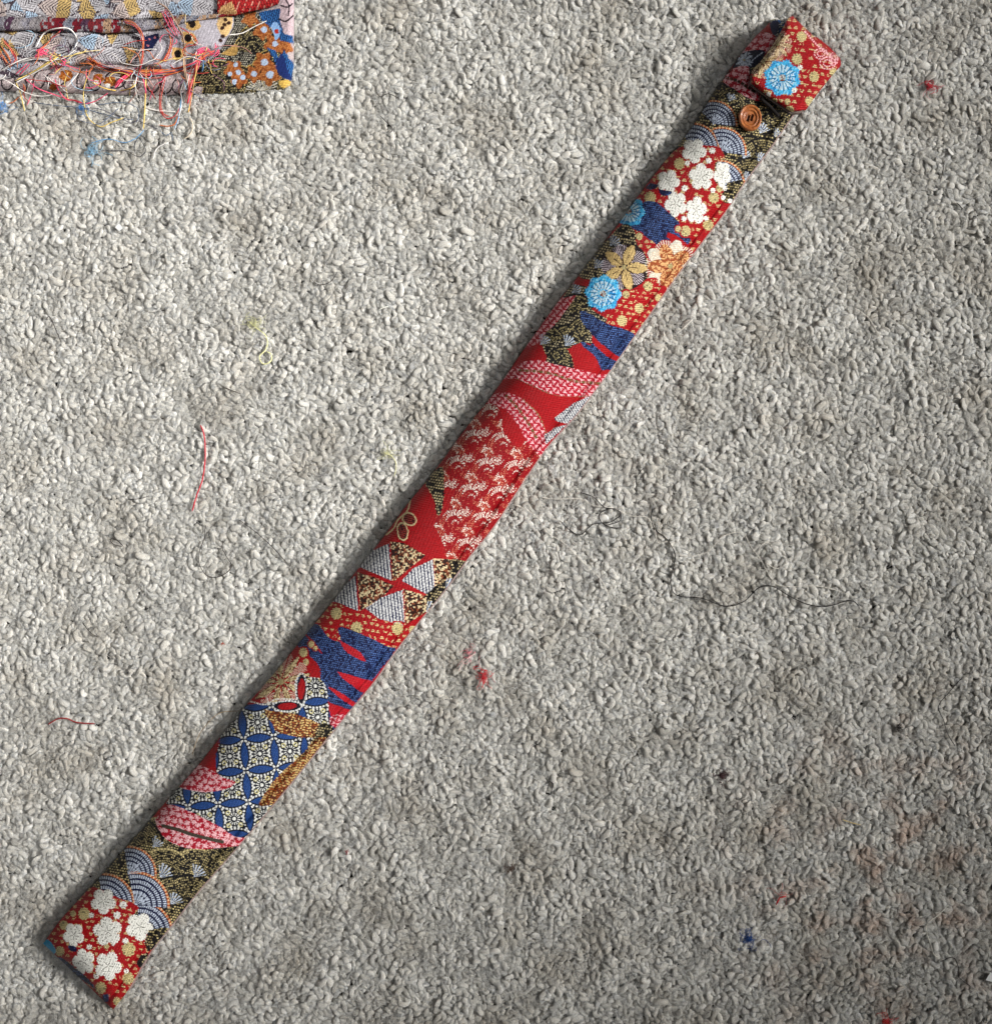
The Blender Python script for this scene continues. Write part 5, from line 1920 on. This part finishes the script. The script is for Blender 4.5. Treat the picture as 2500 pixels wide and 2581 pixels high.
loose('hair', [(612, 1080), (640, 1115), (680, 1127), (730, 1105), (762, 1058)], rh, HAIR, 'dark hair bowed like a smile above the yellow lint', 'hair', q5, s5)
loose('hair', [(1000, 200), (1050, 250), (1067, 275), (1050, 292)], rh, HAIR, 'dark hooked hair between the folded cloth and the case', 'hair', q5, s5)
loose('hair', [(975, 62), (1000, 95), (1040, 76), (1102, 102)], rh, HAIR, 'dark crinkled hair right of the folded cloth', 'hair', q5, s5)
loose('hair', [(500, 590), (517, 640), (503, 702)], rh, HAIR, 'dark upright hair below the corner of the folded cloth', 'hair', q5, s5)
loose('hair', [(140, 1690), (190, 1710), (236, 1727)], rh * 1.2, BLK, 'short straight black hair below the yellow lint', 'hair', q5, s5)
loose('hair', [(300, 340), (312, 330), (330, 366), (352, 420)], rh, HAIR, 'dark hair sloping below the white paper chip', 'hair', (-100, 560), .72)
loose('thread_scrap', [(60, 1530), (100, 1548), (155, 1562)], .0002, PALE, 'short white thread left of the yellow lint', 'thread', q5, s5)
loose('thread_scrap', [(985, 1268), (1015, 1252), (1042, 1246)], .00026, (236, 232, 222), 'tiny thick white thread in the middle of the upper left carpet', 'thread', q5, s5)
loose('thread_scrap', [(280, 1330), (320, 1365), (365, 1400), (380, 1440), (368, 1485), (335, 1520), (352, 1560), (392, 1552), (402, 1512), (372, 1492)], .00032, (222, 220, 160), 'pale yellow thread ending in a small loop', 'thread', q5, s5)
loose('thread_scrap', [(60, 530), (130, 560), (178, 620), (182, 690), (165, 760)], .00026, (214, 210, 160), 'pale yellow curved thread near the left edge of the case', 'thread', (950, 1000), .26345)
loose('thread_scrap', [(1192, 95), (1140, 135), (1108, 188)], .0002, (230, 200, 196), 'pale pink bowed thread left of the red lint', 'thread', q6, s6)
loose('thread_scrap', [(468, 1066), (474, 1100), (470, 1148)], .0002, PALE, 'short upright white thread right of the lower part of the case', 'thread', q6, s6)
loose('hair', [(1568, 738), (1588, 752), (1578, 782)], rh * 1.2, BLK, 'tiny black hooked hair at the middle of the lower carpet', 'hair', q6, s6)
# blue threads lying below the folded cloth
loose('thread_scrap', [(400, 1220), (700, 1262), (940, 1282), (1200, 1350), (1400, 1402), (1600, 1432)], .00018, (58, 80, 108), 'long dark blue thread lying nearly straight below the folded cloth', 'thread', (0, 0), CH)
loose('thread_scrap', [(940, 1300), (1150, 1290), (1400, 1384), (1560, 1466), (1640, 1440), (1740, 1478), (1900, 1545)], .00018, (70, 66, 84), 'dark purple thread waving below the folded cloth', 'thread', (0, 0), CH)
loose('thread_scrap', [(1160, 1252), (1400, 1218), (1560, 1240), (1655, 1310), (1652, 1420), (1625, 1465)], .00018, (60, 84, 112), 'blue grey thread arched like a bow below the folded cloth', 'thread', (0, 0), CH)
loose('thread_scrap', [(905, 1310), (940, 1420), (1050, 1462), (1200, 1472), (1420, 1290)], .00018, (84, 96, 118), 'thin grey blue thread sagging left of the arched one', 'thread', (0, 0), CH)
loose('thread_scrap', [(1200, 1802), (1500, 1800), (1600, 1852), (1680, 1865), (1742, 1800), (1700, 1700), (1650, 1640), (1604, 1752), (1622, 1836)], .0002, (48, 50, 58), 'dark thread with a drop shaped loop, lowest of those below the cloth', 'thread', (0, 0), CH)
loose('thread_scrap', [(1080, 1705), (1300, 1660), (1480, 1700), (1600, 1665), (1690, 1590), (1720, 1550)], .00022, (96, 150, 196), 'light blue thread reaching up from the blue lint ring', 'thread', (0, 0), CH)
loose('thread_scrap', [(1060, 1720), (1110, 1760), (1150, 1800), (1165, 1850)], .00018, (56, 60, 72), 'short dark thread across the blue lint ring', 'thread', (0, 0), CH)
loose('thread_scrap', [(1830, 1900), (1860, 1800), (1900, 1750), (2020, 1700)], .00026, (222, 218, 214), 'white thread bent under the folded cloth, right of the dark loop', 'thread', (0, 0), CH)
loose('thread_scrap', [(290, 1660), (350, 1630), (400, 1560), (410, 1480), (370, 1400)], .00024, (226, 210, 186), 'cream thread curved like a bracket under the cloth', 'thread', (400, 0), CH)
loose('thread_scrap', [(20, 1560), (90, 1620), (150, 1580), (170, 1680)], .00018, (84, 110, 140), 'small crooked blue thread beside the cream bracket thread', 'thread', (400, 0), CH)

lint(229, 378, 17, 19, (140, 180, 206), 34, 'light blue ring of lint below the folded cloth', 3, length=.009)
lint(5, 270, 12, 14, (96, 150, 210), 26, 'light blue lint at the left border below the folded cloth', 5)
lint(205, 270, 12, 10, (70, 124, 180), 16, 'blue lint caught in the dark blue thread', 6)
lint(1219, 1699, 13, 24, (206, 30, 46), 28, 'bright red lint right of the case, below its middle', 7)
lint(1183, 1655, 20, 16, (226, 130, 140), 14, 'faint pink lint above the bright red lint', 8, r=.00008)
lint(1888, 2368, 14, 30, (24, 72, 140), 36, 'upright dark blue lint at the lower right', 9)
lint(1819, 1956, 17, 15, (58, 26, 30), 70, 'dark maroon lint knot in the lower right', 10, length=.004)
lint(2345, 214, 10, 14, (188, 40, 56), 26, 'small red lint right of the flap', 11)
lint(2236, 2575, 16, 8, (186, 30, 34), 30, 'red lint cut by the bottom border', 12)
lint(640, 815, 14, 16, (206, 204, 160), 26, 'pale yellow lint at the upper end of the looped yellow thread', 13)
lint(978, 1140, 14, 14, (204, 202, 160), 22, 'pale yellow lint above the curved yellow thread', 14)
lint(2266, 1835, 9, 12, (30, 25, 24), 40, 'small black lint knot near the shaded right border', 15, length=.003)
lint(1288, 2191, 15, 14, (84, 66, 56), 36, 'brown lint in the carpet below the middle', 16, length=.004)
lint(561, 1623, 5, 4, (160, 70, 50), 12, 'tiny rust coloured speck of lint left of the case', 17, length=.002)
lint(538, 1121, 5, 5, (40, 36, 34), 22, 'tiny black speck of lint beside the long red thread', 18, length=.002)
lint(322, 1697, 4, 4, (40, 36, 34), 18, 'tiny black speck of lint left of the lower half of the case', 19, length=.0018)
lint(874, 2150, 5, 5, (122, 32, 46), 16, 'tiny maroon speck of lint right of the lower half of the case', 20, length=.002)
lint(2193, 605, 4, 4, (30, 26, 26), 16, 'tiny black speck of lint far right of the blossoms', 21, length=.0018)
lint(1967, 2261, 8, 8, (190, 60, 56), 8, 'faint red lint beside the hooked red thread', 23, r=.00008)


def chip(pts, label, z=.0034):
    """small bit of stiff white paper"""
    top = [P(x, y, z + dz) for (x, y), dz in zip(pts, (0, .0004, .0006, .0002))]
    V = top + [(a, b, c - .0003) for a, b, c in top]
    n = len(pts)
    F = [(3, 2, 1, 0), (4, 5, 6, 7)] + [(i, (i + 1) % n, n + (i + 1) % n, n + i) for i in range(n)]
    me = bpy.data.meshes.new('paper_chip')
    me.from_pydata(V, [], F)
    me.update()
    o = link_mesh('paper_chip', me, plain_material('paper', (240, 240, 238), rough=.6, var=.03))
    tag(o, label, 'paper')


chip([(290, 572), (300, 562), (309, 574), (300, 582)], 'tiny square white paper chip on the carpet below the folded cloth')
chip([(2484, 2472), (2496, 2452), (2530, 2458), (2524, 2482)], 'pale paper chip cut by the right border in the dark corner')
